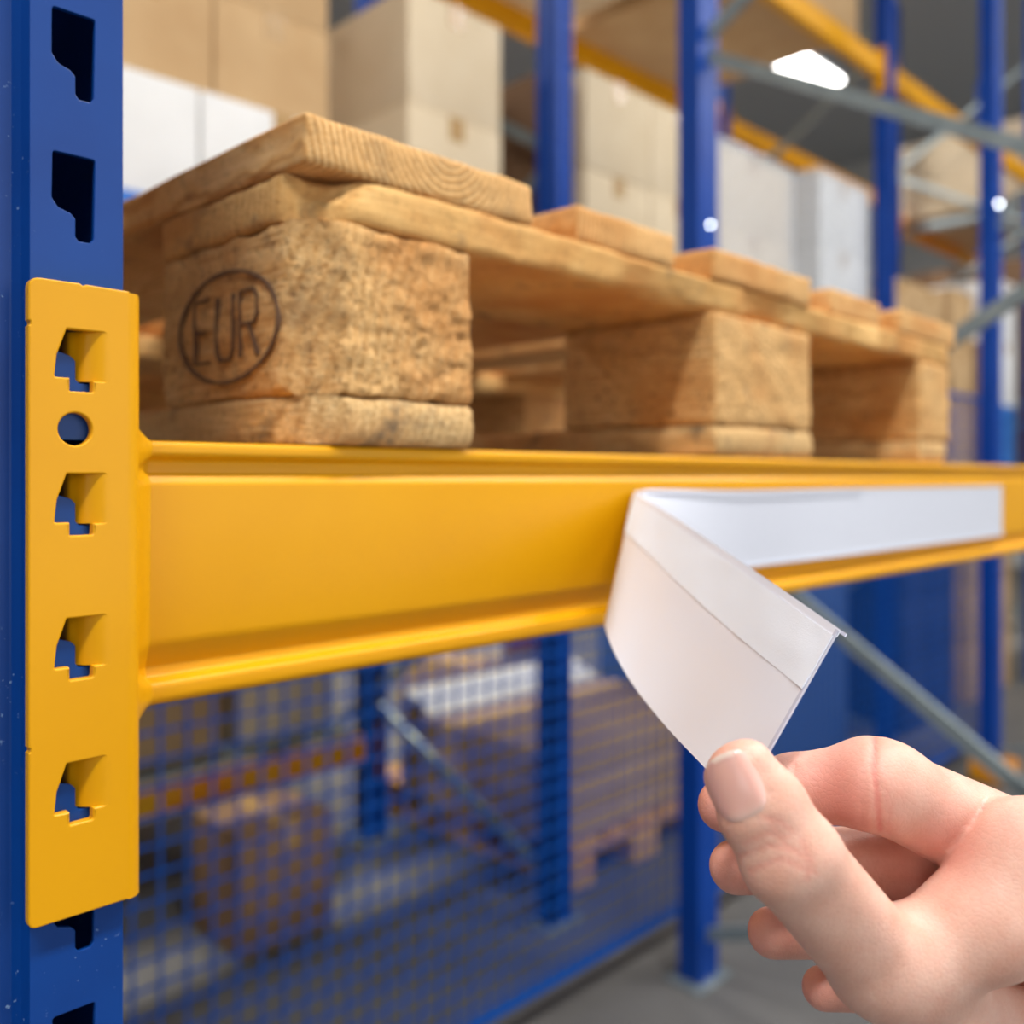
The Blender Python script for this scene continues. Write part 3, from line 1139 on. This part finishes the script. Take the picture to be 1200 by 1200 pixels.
    crease([(931, 876), (930, 890), (934, 910)], 1.1, .55, 262, 282)
    crease([(1112, 992), (1130, 968), (1152, 948)], 1.3, .5, 240, 276)
    for q in ([(872, 988), (900, 976), (925, 982)], [(868, 1003), (902, 990), (940, 1000)], [(905, 968), (922, 992), (950, 1010)], [(880, 1020), (915, 1006), (955, 1022)],
              [(940, 985), (950, 1008), (945, 1030)], [(895, 958), (912, 962), (930, 975)]):
        crease(q, .7, .40, 225, 250)
    # groove round the thumb nail
    a_ = ((U - 862.5) * .907 + (V - 921) * -.42) / 35.0
    c_ = ((U - 862.5) * .42 + (V - 921) * .907) / 42.5
    q_ = (np.abs(a_) ** 2.8 + np.abs(c_) ** 2.8) ** (1 / 2.8)
    add = np.maximum(add, .55 * np.exp(-((q_ - 1.0) / .045) ** 2) * (zs_ < 252) * (c_ > -.75))
    f[near] += add

    # --- surface nets
    Sg = f < 0
    cells = np.zeros([n - 1 for n in f.shape], np.uint8)
    for dx in (0, 1):
        for dy in (0, 1):
            for dz in (0, 1):
                cells += Sg[dx:dx + cells.shape[0], dy:dy + cells.shape[1], dz:dz + cells.shape[2]]
    act = (cells > 0) & (cells < 8)
    ids = -np.ones(cells.shape, np.int64)
    ci = np.argwhere(act)
    ids[act] = np.arange(len(ci))
    acc = np.zeros((len(ci), 3)); cnt = np.zeros(len(ci))
    corner = {}
    for dx in (0, 1):
        for dy in (0, 1):
            for dz in (0, 1):
                corner[(dx, dy, dz)] = f[ci[:, 0] + dx, ci[:, 1] + dy, ci[:, 2] + dz]
    for c0 in corner:
        for ax_ in range(3):
            if c0[ax_] == 0:
                c1 = list(c0); c1[ax_] = 1; c1 = tuple(c1)
                a, b_ = corner[c0], corner[c1]
                cr = (a < 0) != (b_ < 0)
                t = np.where(cr, a / np.where(cr, a - b_, 1), 0)
                pos = np.array(c0, float)[None, :].repeat(len(ci), 0)
                pos[:, ax_] = t
                acc += np.where(cr[:, None], pos, 0)
                cnt += cr
    vtx = (ci + acc / cnt[:, None]) * h + lo
    quads = []
    for ax_ in range(3):
        sl0 = [slice(None)] * 3; sl1 = [slice(None)] * 3
        sl0[ax_] = slice(0, -1); sl1[ax_] = slice(1, None)
        a, b_ = Sg[tuple(sl0)], Sg[tuple(sl1)]
        e = np.argwhere(a != b_)
        o1, o2 = [k for k in range(3) if k != ax_]
        ok = (e[:, o1] > 0) & (e[:, o2] > 0) & (e[:, o1] < f.shape[o1] - 1) & (e[:, o2] < f.shape[o2] - 1)
        e = e[ok]
        ins = a[e[:, 0], e[:, 1], e[:, 2]]
        def idv(d1, d2):
            q = e.copy(); q[:, o1] += d1; q[:, o2] += d2
            return ids[q[:, 0], q[:, 1], q[:, 2]]
        q = np.stack([idv(-1, -1), idv(0, -1), idv(0, 0), idv(-1, 0)], 1)
        flip = ins if ax_ != 1 else ~ins
        q[~flip] = q[~flip][:, ::-1]
        quads.append(q)
    quads = np.concatenate(quads)
    # light smoothing
    for _ in range(3):
        sm = np.zeros_like(vtx); cn = np.zeros(len(vtx))
        for k in range(4):
            a, b_ = quads[:, k], quads[:, (k + 1) % 4]
            np.add.at(sm, a, vtx[b_]); np.add.at(cn, a, 1)
            np.add.at(sm, b_, vtx[a]); np.add.at(cn, b_, 1)
        vtx = vtx * .6 + .4 * sm / np.maximum(cn, 1)[:, None]
    # flush
    fl_ = np.zeros(len(vtx))
    for q, r, s in ((i_t, 13, .8), (i_p + np.array([-14, 0, -8]), 17, .65), (K(1110, 985, 270), 12, .55), (K(990, 945, 270), 14, .5), (m_p, 16, .6), (m_t, 12, .7), (i_d, 13, .55),
                    (tip + np.array([-6, -2, 2]), 9, .55), (r_t, 12, .6), (p_t, 12, .6), (K(1180, 960, 262), 9, .3)):
        fl_ = np.maximum(fl_, s * np.exp(-(np.linalg.norm(vtx - q, axis=1) / r) ** 2))
    U = vtx[:, 0] / vtx[:, 2] * FPX + 600; V = 560 - vtx[:, 1] / vtx[:, 2] * FPX
    for pts, wd, dep, z0, z1 in CR:  # shade of the creases painted in as dark red
        for (ax, ay), (bx, by) in zip(pts, pts[1:]):
            t = np.clip(((U - ax) * (bx - ax) + (V - ay) * (by - ay)) / ((bx - ax) ** 2 + (by - ay) ** 2), 0, 1)
            d = np.hypot(U - ax - t * (bx - ax), V - ay - t * (by - ay)) * vtx[:, 2] / FPX
            fl_ = np.maximum(fl_, min(1.1, dep * 1.05) * np.exp(-(d / (wd * 1.15)) ** 2) * ((vtx[:, 2] > z0) & (vtx[:, 2] < z1)))
    W = np.empty_like(vtx)
    W[:, 0] = (vtx[:, 2] + vtx[:, 0]) * S2 / 1000
    W[:, 1] = (vtx[:, 2] - vtx[:, 0]) * S2 / 1000
    W[:, 2] = vtx[:, 1] / 1000 + EYE
    me = bpy.data.meshes.new('hand')
    me.from_pydata(W.tolist(), [], quads.tolist())
    me.update()
    bm = bmesh.new(); bm.from_mesh(me)
    bmesh.ops.recalc_face_normals(bm, faces=bm.faces)
    bm.to_mesh(me); bm.free()
    at_ = me.attributes.new('flush_shade', 'FLOAT', 'POINT')
    at_.data.foreach_set('value', fl_.astype(np.float32))
    me.shade_smooth()
    HS['wri'] = c2w(Vector(wri) / 1000)
    HS['bvh'] = BVHTree.FromPolygons([tuple(p) for p in W], quads.tolist())
    return me


hme = hand_mesh()
hand = obj('hand', hme, SKIN)
tag(hand, 'right hand of a person pinching the loose end of the white label strip', 'hand')
# thumb nail: a thin curved plate laid on the thumb
bm = bmesh.new()
nu, nv = 18, 20
cen = (862.5, 921)
axd = Vector((.42, .907)); sdd = Vector((.907, -.42))       # pixel directions: towards the cuticle, towards the right
grid = []
tipv = []
raw = []
for j in range(nv + 1):
    vv = j / nv * 2 - 1
    for i in range(nu + 1):
        uu = i / nu * 2 - 1
        # square to squircle
        e = 2.8
        rr = (abs(uu) ** e + abs(vv) ** e) ** (1 / e)
        mxx = max(abs(uu), abs(vv))
        k = mxx / rr if rr > 1e-6 else 0
        a, c = uu * k, vv * k
        px = cen[0] + axd.x * c * 41 + sdd.x * a * 33.5
        py = cen[1] + axd.y * c * 41 + sdd.y * a * 33.5
        dirv = (c2w(camv(px, py, 1.0)) - Vector((0, 0, EYE))).normalized()
        hit, nn, _, dd = HS['bvh'].ray_cast(Vector((0, 0, EYE)), dirv)
        raw.append((a, c, dd if hit is not None and mxx < .93 else None, dirv, mxx))
        tipv.append(1.0 if c < -.86 else (.5 * max(0, (c - .62) / .35)))
basis = lambda a, c: np.array([1, a, c, a * a, a * c, c * c, a * a * c, a * c * c, a ** 4])
A_ = np.array([basis(a, c) for a, c, d, _, _ in raw if d]); B_ = np.array([d for a, c, d, _, _ in raw if d])
cf = np.linalg.lstsq(A_, B_, rcond=None)[0]
vsn = []
for a, c, d, dirv, mxx in raw:
    dd = float(basis(a, c) @ cf)
    vsn.append(bm.verts.new(Vector((0, 0, EYE)) + dirv * (dd - (.0007 if mxx < .95 else .0002) - (.0003 if c < -.8 else 0))))
grid = [vsn[j * (nu + 1):(j + 1) * (nu + 1)] for j in range(nv + 1)]
for j in range(nv):
    for i in range(nu):
        bm.faces.new((grid[j][i], grid[j][i + 1], grid[j + 1][i + 1], grid[j + 1][i]))
bmesh.ops.recalc_face_normals(bm, faces=bm.faces)
me = bpy.data.meshes.new('thumb_nail')
bm.to_mesh(me); bm.free()
me.shade_smooth()
at_ = me.attributes.new('tip', 'FLOAT', 'POINT')
at_.data.foreach_set('value', np.array(tipv, np.float32))
obj('thumb_nail', me, NAIL, hand)
# sleeve from the wrist on (outside the picture)
bm = bmesh.new()
wri = HS['wri']
dirn = (c2w(camv(1900, 1850, .40)) - wri).normalized()
sp = [wri + dirn * s for s in (.030, .036, .07, .14, .26, .38)]
add_tube(bm, sp, [.030, .036, .040, .045, .052, .058], 24)
obj('sleeve', bm, SLEEVE, hand)

# ------------------------------------------------------------------ wire mesh panels behind the pallet
def mesh_panel(x0, x1, z0, z1, Y, label, group=None):
    t = thing('mesh_panel', label, 'wire mesh', ((x0 + x1) / 2, Y, z0), 0, group)
    w2 = (x1 - x0) / 2; hh = z1 - z0
    bm = bmesh.new()
    n = int((x1 - x0) / .05)
    for i in range(1, n):
        x = -w2 + i * .05
        add_box(bm, x - .0027, x + .0027, 0, .005, 0, hh)
    n = int(hh / .05)
    for i in range(1, n):
        z = i * .05
        add_box(bm, -w2, w2, .005, .010, z - .0027, z + .0027)
    o = obj('wire_grid', bm, BLUE_WIRE, t, smooth=False)
    o['kind'] = 'stuff'
    for a in (-w2, w2 - .02):
        obj('frame_bar', box_bm(a, a + .02, -.002, .018, 0, hh), BLUE_WIRE, t)
    for a in (0, hh - .02):
        obj('frame_bar', box_bm(-w2 + .02, w2 - .02, -.002, .018, a, a + .02), BLUE_WIRE, t)
    for a in (-w2 + .04, w2 - .06):
        for zz in (.15, hh - .15):
            obj('mesh_bracket', box_bm(a, a + .02, -.09, -.002, zz, zz + .02), GALV, t)
    return t


mesh_panel(-.08, 4.92, .10, EYE + .40, 1.60, 'blue wire mesh panel behind the pallet, filling the view below the yellow beam')


# ------------------------------------------------------------------ far beams
def far_beam(x0, x1, Y, z, label, mt=YELLOW, hgt=.11, group=None):
    t = thing('load_beam', label, 'rack beam', (x0, Y, z), 0, group)
    bm = bmesh.new()
    extrude_profile_x([(p[0] - BY, (p[1] - EYE - zt)) for p in prof], 0.004, x1 - x0 - .004, 1, bm)
    obj('beam_profile', bm, mt, t)
    for a in (0, x1 - x0 - .004):
        obj('end_connector', box_bm(a, a + .004, -.012, .05, -.17, .05), mt, t)
    return t


Y2 = 1.955
for (x0, x1) in ((-.137, 2.172), (2.298, 4.577), (4.703, 6.987)):
    far_beam(x0, x1, Y2, EYE + .045, 'yellow beam of the next rack row, level with the near beam', group='middle beams of the next rack row')
    far_beam(x0, x1, 2.905, EYE + .045, 'yellow rear beam of the next rack row, level with the near beam', group='middle rear beams of the next rack row')
    far_beam(x0, x1, Y2, EYE + 2.10, 'upper yellow beam of the next rack row, above the loads', group='upper beams of the next rack row')
    far_beam(x0, x1, 2.905, EYE + 2.10, 'upper yellow rear beam of the next rack row', group='upper rear beams of the next rack row')
far_beam(-.137, 2.172, 2.905, EYE - .99, 'low orange beam behind the wire mesh in front of the cartons', ORANGE)
for (x0, x1) in ((.563, 2.837), (2.963, 5.237), (5.363, 7.637)):
    for zz in (1.45, 2.9):
        far_beam(x0, x1, 5.62, zz, 'orange beam of the far rack row', ORANGE, group='beams of the far rack row')
        far_beam(x0, x1, 6.54, zz, 'orange rear beam of the far rack row', ORANGE, group='rear beams of the far rack row')


# ------------------------------------------------------------------ loads
def carton(x0, x1, y0, y1, z0, z1, mt, label, group=None, tape=True, name='carton', sign=None):
    t = thing(name, label, 'carton' if name != 'crate' else 'crate', ((x0 + x1) / 2, (y0 + y1) / 2, z0), 0, group)
    w2, d2, hh = (x1 - x0) / 2, (y1 - y0) / 2, z1 - z0
    obj('carton_body' if name == 'carton' else 'body', box_bm(-w2, w2, -d2, d2, 0, hh, .004, 2), mt, t)
    if tape:
        bm = bmesh.new()
        add_box(bm, -.03, .03, -d2 - .0006, d2 + .0006, hh - .07, hh + .0006)
        obj('tape', bm, TAPE, t)
    if sign:
        obj('print_band', box_bm(-w2 * .8, w2 * .8, -d2 - .001, -d2 + .002, hh * .22, hh * .42), sign, t)
    return t


def pallet_at(x0, y0, z, label, group='pallets under the loads in the next rack rows'):
    return make_pallet(label, (x0, y0, z), 0, False, group)


PG = 'coarse wooden pallet under a load in the next rack row'
shelf = EYE + .0455


LEVEL = {1: [''], 2: ['lower', 'upper'], 3: ['bottom', 'middle', 'top'], 4: ['bottom', 'second', 'third', 'top']}


def stack(x0, nx, wx, y0, wy, z0, nz, wz, mt, what, where, group, jit=.006, tape=True, name='carton'):
    """cartons in nx columns and nz layers; every one is a thing with a label that gives its layer and column"""
    for k in range(nz):
        for i in range(nx):
            a = x0 + i * wx
            q = rnd.uniform(0, jit)
            col = ('' if nx == 1 else (', left column' if i == 0 else ', right column'))
            lev = LEVEL[nz][k]
            carton(a + q, a + wx - .006 + q * .5, y0 + q, y0 + wy - .006 + q * .5, z0 + k * wz + .0005, z0 + (k + 1) * wz - .0005, mt,
                   ' '.join((what + ' ' + where + (', ' + lev + ' layer' if lev else '') + col).split()), group, tape, name)


# steel decks that carry the loads of the next row
def deck(x0, x1, y0, y1, z, label):
    t = thing('shelf_deck', label, 'shelf', ((x0 + x1) / 2, y0, z))
    w2 = (x1 - x0) / 2
    n = max(2, int((x1 - x0) / .30))
    for i in range(n):
        a = -w2 + (x1 - x0) * i / n
        obj('deck_panel', box_bm(a + .001, a + (x1 - x0) / n - .001, 0, y1 - y0, 0, .018, .003, 1), GALV, t)
    return t


shelf = EYE + .0455
sd = shelf + .0185
deck(-.13, 2.115, 1.955, 2.952, shelf, 'galvanised shelf deck under the strapped white bundle')
deck(2.215, 4.585, 1.955, 2.952, shelf, 'galvanised shelf deck under the pale and film wrapped stacks')
deck(4.695, 6.995, 1.955, 2.952, shelf, 'galvanised shelf deck under the brown cartons at the right')
stack(2.38, 2, .37, 2.03, .84, sd, 4, .33, CARD_PALE, 'pale beige carton', 'behind the dark blue upright', 'pale cartons behind the dark blue upright')
carton(2.225, 2.36, 2.08, 2.86, sd + .0005, sd + 1.28, CARD_BROWN, 'narrow dark brown box standing in for the shaded side of the pale cartons beside the blue upright')  # dark box added in place of shade on the pale stack's left side
stack(3.17, 1, .60, 2.03, .84, sd, 4, .32, CARD_PALE, 'film wrapped beige carton', 'right of the dark blue upright', 'film wrapped beige cartons')
tag(obj('stretch_film', box_bm(3.155, 3.785, 2.015, 2.885, sd, sd + 1.30, .012, 3), FILM), 'clear stretch film wrapped round the beige cartons', 'stretch film')
stack(4.05, 1, .50, 2.03, .84, sd, 4, .34, CARD_WHITE, 'white carton in film', 'beside the thin blue upright', 'white cartons in film')
tag(obj('stretch_film', box_bm(4.035, 4.56, 2.015, 2.885, sd, sd + 1.38, .012, 3), FILM), 'clear stretch film round the white stack beside the thin blue upright', 'stretch film')
stack(.57, 2, .44, 2.03, .84, sd, 2, .42, CARD_WHITE, 'white film wrapped carton', 'behind the left end of the pallet', 'white cartons behind the pallet at left')
bm = bmesh.new()
zb0, zb1 = sd + .53, sd + .565
o_ = [(.560, 2.020), (1.466, 2.020), (1.466, 2.885), (.560, 2.885)]
i_ = [(.564, 2.024), (1.462, 2.024), (1.462, 2.881), (.564, 2.881)]
R4 = [[bm.verts.new((x, y, z)) for x, y in lp] for lp in (o_, i_) for z in (zb0, zb1)]
for k in range(4):
    j = (k + 1) % 4
    bm.faces.new((R4[0][k], R4[0][j], R4[1][j], R4[1][k])); bm.faces.new((R4[2][j], R4[2][k], R4[3][k], R4[3][j]))
    bm.faces.new((R4[1][k], R4[1][j], R4[3][j], R4[3][k])); bm.faces.new((R4[0][j], R4[0][k], R4[2][k], R4[2][j]))
tag(obj('strapping_band', bm, STRAP, smooth=False), 'blue strap round the white bundle at the upper left', 'strap')
stack(.75, 2, .33, 2.10, .5, sd + .842, 2, .28, CARD, 'plain brown carton', 'on top of the strapped white bundle', 'brown cartons above the strapped bundle')
stack(1.62, 1, .37, 2.03, .84, sd, 4, .33, CARD_PALE, 'pale carton', 'left of the blue upright above the pallet', 'pale cartons left of the blue upright')
stack(4.86, 2, .40, 2.06, .80, sd, 3, .34, CARD, 'brown carton', 'behind the far pallet end', 'brown cartons behind the pallet end')
stack(5.80, 1, .36, 2.06, .80, sd, 3, .36, CARD, 'tan carton', 'in front of the far blue frame at the right', 'tan cartons at the right')
stack(6.24, 1, .34, 2.06, .80, sd, 2, .40, CARD_BROWN, 'grey brown carton', 'beside the far blue upright at the right edge', 'grey brown cartons at the right edge')
for k in range(3):
    carton(6.62, 6.95, 2.05, 2.6, sd + k * .14 + .0005, sd + (k + 1) * .14 - .0005, CRATE, 'blue plastic crate at the right edge above the beam, %s of the pile' % LEVEL[3][k], 'blue crates at the right edge', tape=False, name='crate')
stack(6.62, 1, .34, 2.05, .56, sd + .42, 2, .42, CARD_WHITE, 'white carton', 'on the blue crates at the right edge', 'white cartons at the right edge')
# fourth bay, beyond the farthest frame: brown loads under a cream load on the upper shelf
deck(7.12, 8.9, 1.955, 2.952, shelf, 'galvanised shelf deck beyond the farthest blue frame')
frame(9.0, 1.94, 2.97, 'blue rack frame beyond the right edge of the picture', joint=(1.15, .55, .7))
far_beam(7.10, 8.94, Y2, EYE + .045, 'yellow beam beyond the farthest blue frame, under the dark loads')
far_beam(7.10, 8.94, 2.905, EYE + .045, 'yellow rear beam beyond the farthest blue frame, under the dark loads')
far_beam(7.10, 8.94, Y2, EYE + 1.98, 'orange upper beam beyond the farthest blue frame, under the cream carton', ORANGE)
far_beam(7.10, 8.94, 2.905, EYE + 1.98, 'orange upper rear beam beyond the farthest blue frame', ORANGE)
stack(7.20, 2, .75, 2.05, .85, sd, 3, .50, CARD_BROWN, 'big dull brown carton', 'beyond the farthest blue frame', 'dull brown cartons beyond the farthest frame')
carton(7.18, 8.6, 1.97, 2.93, EYE + 1.9805, EYE + 2.55, CARD_PALE, 'cream carton on the upper shelf at the top right corner')
t = thing('support_bar', 'bright galvanised bar across the rack below the cream carton', 'bar', (7.16, 1.96, EYE + 1.87))
obj('bar', box_bm(0, .05, 0, .985, 0, .055, .006), GALV, t)
obj('bar_clip', box_bm(-.004, .054, -.006, 0, -.01, .11), GALV, t)
obj('bar_clip', box_bm(-.004, .054, .985, .991, -.01, .11), GALV, t)
CHROME = paint('polished_steel', srgb(140, 146, 152), rough=0.13, peel=0)
CHROME.node_tree.nodes['Principled BSDF'].inputs['Metallic'].default_value = 1.0


def glint_facet(p, lamp, rad, parent):  # mirror facet added for a glint, turned midway between camera and lamp
    p = Vector(p)
    n = ((Vector((0, 0, EYE)) - p).normalized() + (Vector(lamp) - p).normalized()).normalized()
    bm = bmesh.new()
    bmesh.ops.create_cone(bm, cap_ends=True, segments=6, radius1=rad * 1.15, radius2=rad, depth=.012)
    q = n.to_track_quat('Z', 'Y')
    for v in bm.verts:
        v.co = q @ v.co + p
    o = obj('glint_facet', bm, CHROME, parent, smooth=False)
    o.location = -parent.location
    o['label'] = 'polished facet added for a glint'


L4 = lambda i: (LAMPS[i][0], LAMPS[i][1], LAMPS[i][2] - .1)
for x0, x1, mt, lb in ((2.5, 3.2, CARD_PALE, 'pale carton on the upper shelf above the wrapped cartons'), (3.3, 4.3, CARD, 'wide brown carton on the upper shelf above the white stack'),
                       (.4, 1.1, CARD, 'brown carton on the upper shelf at the left')):
    carton(x0, x1, 1.96, 2.94, EYE + 2.1005, EYE + 2.75, mt, lb)
glint_facet(c2w(camv(1170, 240, 4.20)), L4(2), .009, frame_d)
glint_facet(c2w(camv(832, 265, 2.50)), L4(1), .005, frame_b)
# third row close behind: cartons on a low shelf behind the orange beam
far_beam(.20, 2.12, 3.72, EYE - .99, 'low orange rear beam behind the cartons at lower left', ORANGE)
for fx in (.14, 2.24):
    frame(fx, 3.02, 3.80, 'blue rack frame right behind the orange beam, %s end' % ('left' if fx < 1 else 'right'), me0=ME_UP_FAR2, me1=ME_UP_FAR2, top=1.9)
dz_ = EYE - .989
deck(.20, 2.11, 2.965, 3.765, dz_, 'low galvanised shelf deck behind the orange beam')
stack(.90, 2, .35, 3.06, .66, dz_ + .0185, 2, .36, CARD, 'brown carton', 'behind the wire mesh at the lower left', 'brown cartons behind the mesh at lower left')
stack(1.66, 1, .42, 3.06, .66, dz_ + .0185, 2, .34, CARD_PALE, 'pale brown carton', 'behind the mesh beside the blue frame', 'pale cartons behind the mesh beside the frame')
carton(1.34, 1.66, 2.45, 2.75, .0005, .36, CARD_BROWN, 'low beige carton on the floor behind the mesh at lower left')
# flat tray load between the frames
pallet_at(2.36, 2.06, .0005, 'coarse wooden pallet under the flat cardboard trays behind the mesh', None)
for k in range(3):
    carton(2.30, 3.34, 2.08, 2.93, .146 + k * .11, .146 + (k + 1) * .11 - .004, CARD, 'wide flat cardboard tray in the low pile behind the mesh, %s of the pile' % LEVEL[3][k], 'flat trays behind the mesh', tape=False, name='tray')
bm = bmesh.new()
extrude_profile_x([(2.76, .4735), (2.925, .535), (2.925, .475), (2.93, .475), (2.93, .552), (2.76, .480)], 2.32, 3.32, 4, bm)
tag(obj('cardboard_flap', bm, CARD_WHITE), 'cream cardboard flap standing slanted on the far edge of the flat trays', 'flap')
carton(3.50, 4.5, 2.1, 2.9, .0005, .95, TOTE, 'large blue grey plastic container on the floor behind the grey diagonal brace', tape=False, name='crate')
# white box with a red band, farther back
carton(3.52, 4.25, 3.75, 4.5, .0005, .34, CARD, 'brown base carton under the white box with the red band')
carton(3.72, 4.12, 3.80, 4.2, .3405, .60, CARD_WHITE, 'white box with a red band left of the blue frame, far behind', tape=False, sign=RED)
# right edge, beyond the last upright
stack(5.05, 2, .38, 2.05, .80, .0005, 3, .36, NAVY, 'navy blue tote', 'low behind the orange foot guard', 'navy totes behind the foot guard', tape=False, name='crate')
stack(6.05, 2, .40, 2.05, .80, .0005, 3, .36, CARD, 'brown carton', 'low at the right edge', 'brown cartons low at the right edge')
# own rack, next bay to the left (outside the picture): an unseen load added to shade the left faces of the near pallet
pallet_at(-.93, .375, EYE + .016, 'coarse wooden pallet under the load added for shade left of the near upright', None)
stack(-.92, 2, .43, .40, 1.08, EYE + .1615, 3, .36, CARD, 'brown carton', 'added for shade in the bay left of the near upright', 'cartons added for shade left of the near upright')
far_beam(-2.3, UX0 - .004, BY + .004, EYE + .0145, 'yellow beam in the bay left of the near upright')
far_beam(-2.3, UX0 - .004, 1.43, EYE + .0145, 'yellow rear beam in the bay left of the near upright')
frame(-2.37, FY, 1.50, 'blue rack frame at the far left, outside the picture')
# far row
far_i = 0
PLACE = ('first', 'second', 'third', 'fourth', 'fifth', 'sixth', 'seventh', 'eighth', 'ninth')
TIER = ('floor', 'lower shelf', 'upper shelf')
for n_, x0 in enumerate((.62, 1.45, 2.05, 3.05, 3.75, 4.5, 5.45, 6.1, 6.9)):
    for lev, zz in enumerate((0.0005, 1.4505, 2.9005)):
        mt = (CARD, CARD_PALE, CARD_WHITE, CARD_BROWN)[(far_i * 7 + lev * 3) % 4]
        hh = .7 + .35 * ((far_i * 5 + lev) % 3) / 2
        carton(x0, x0 + .52, 5.62, 6.56, zz, zz + hh, mt, 'large carton in the far rack row, %s from the left on the %s' % (PLACE[n_], TIER[lev]), 'cartons in the far rack row')
        far_i += 1
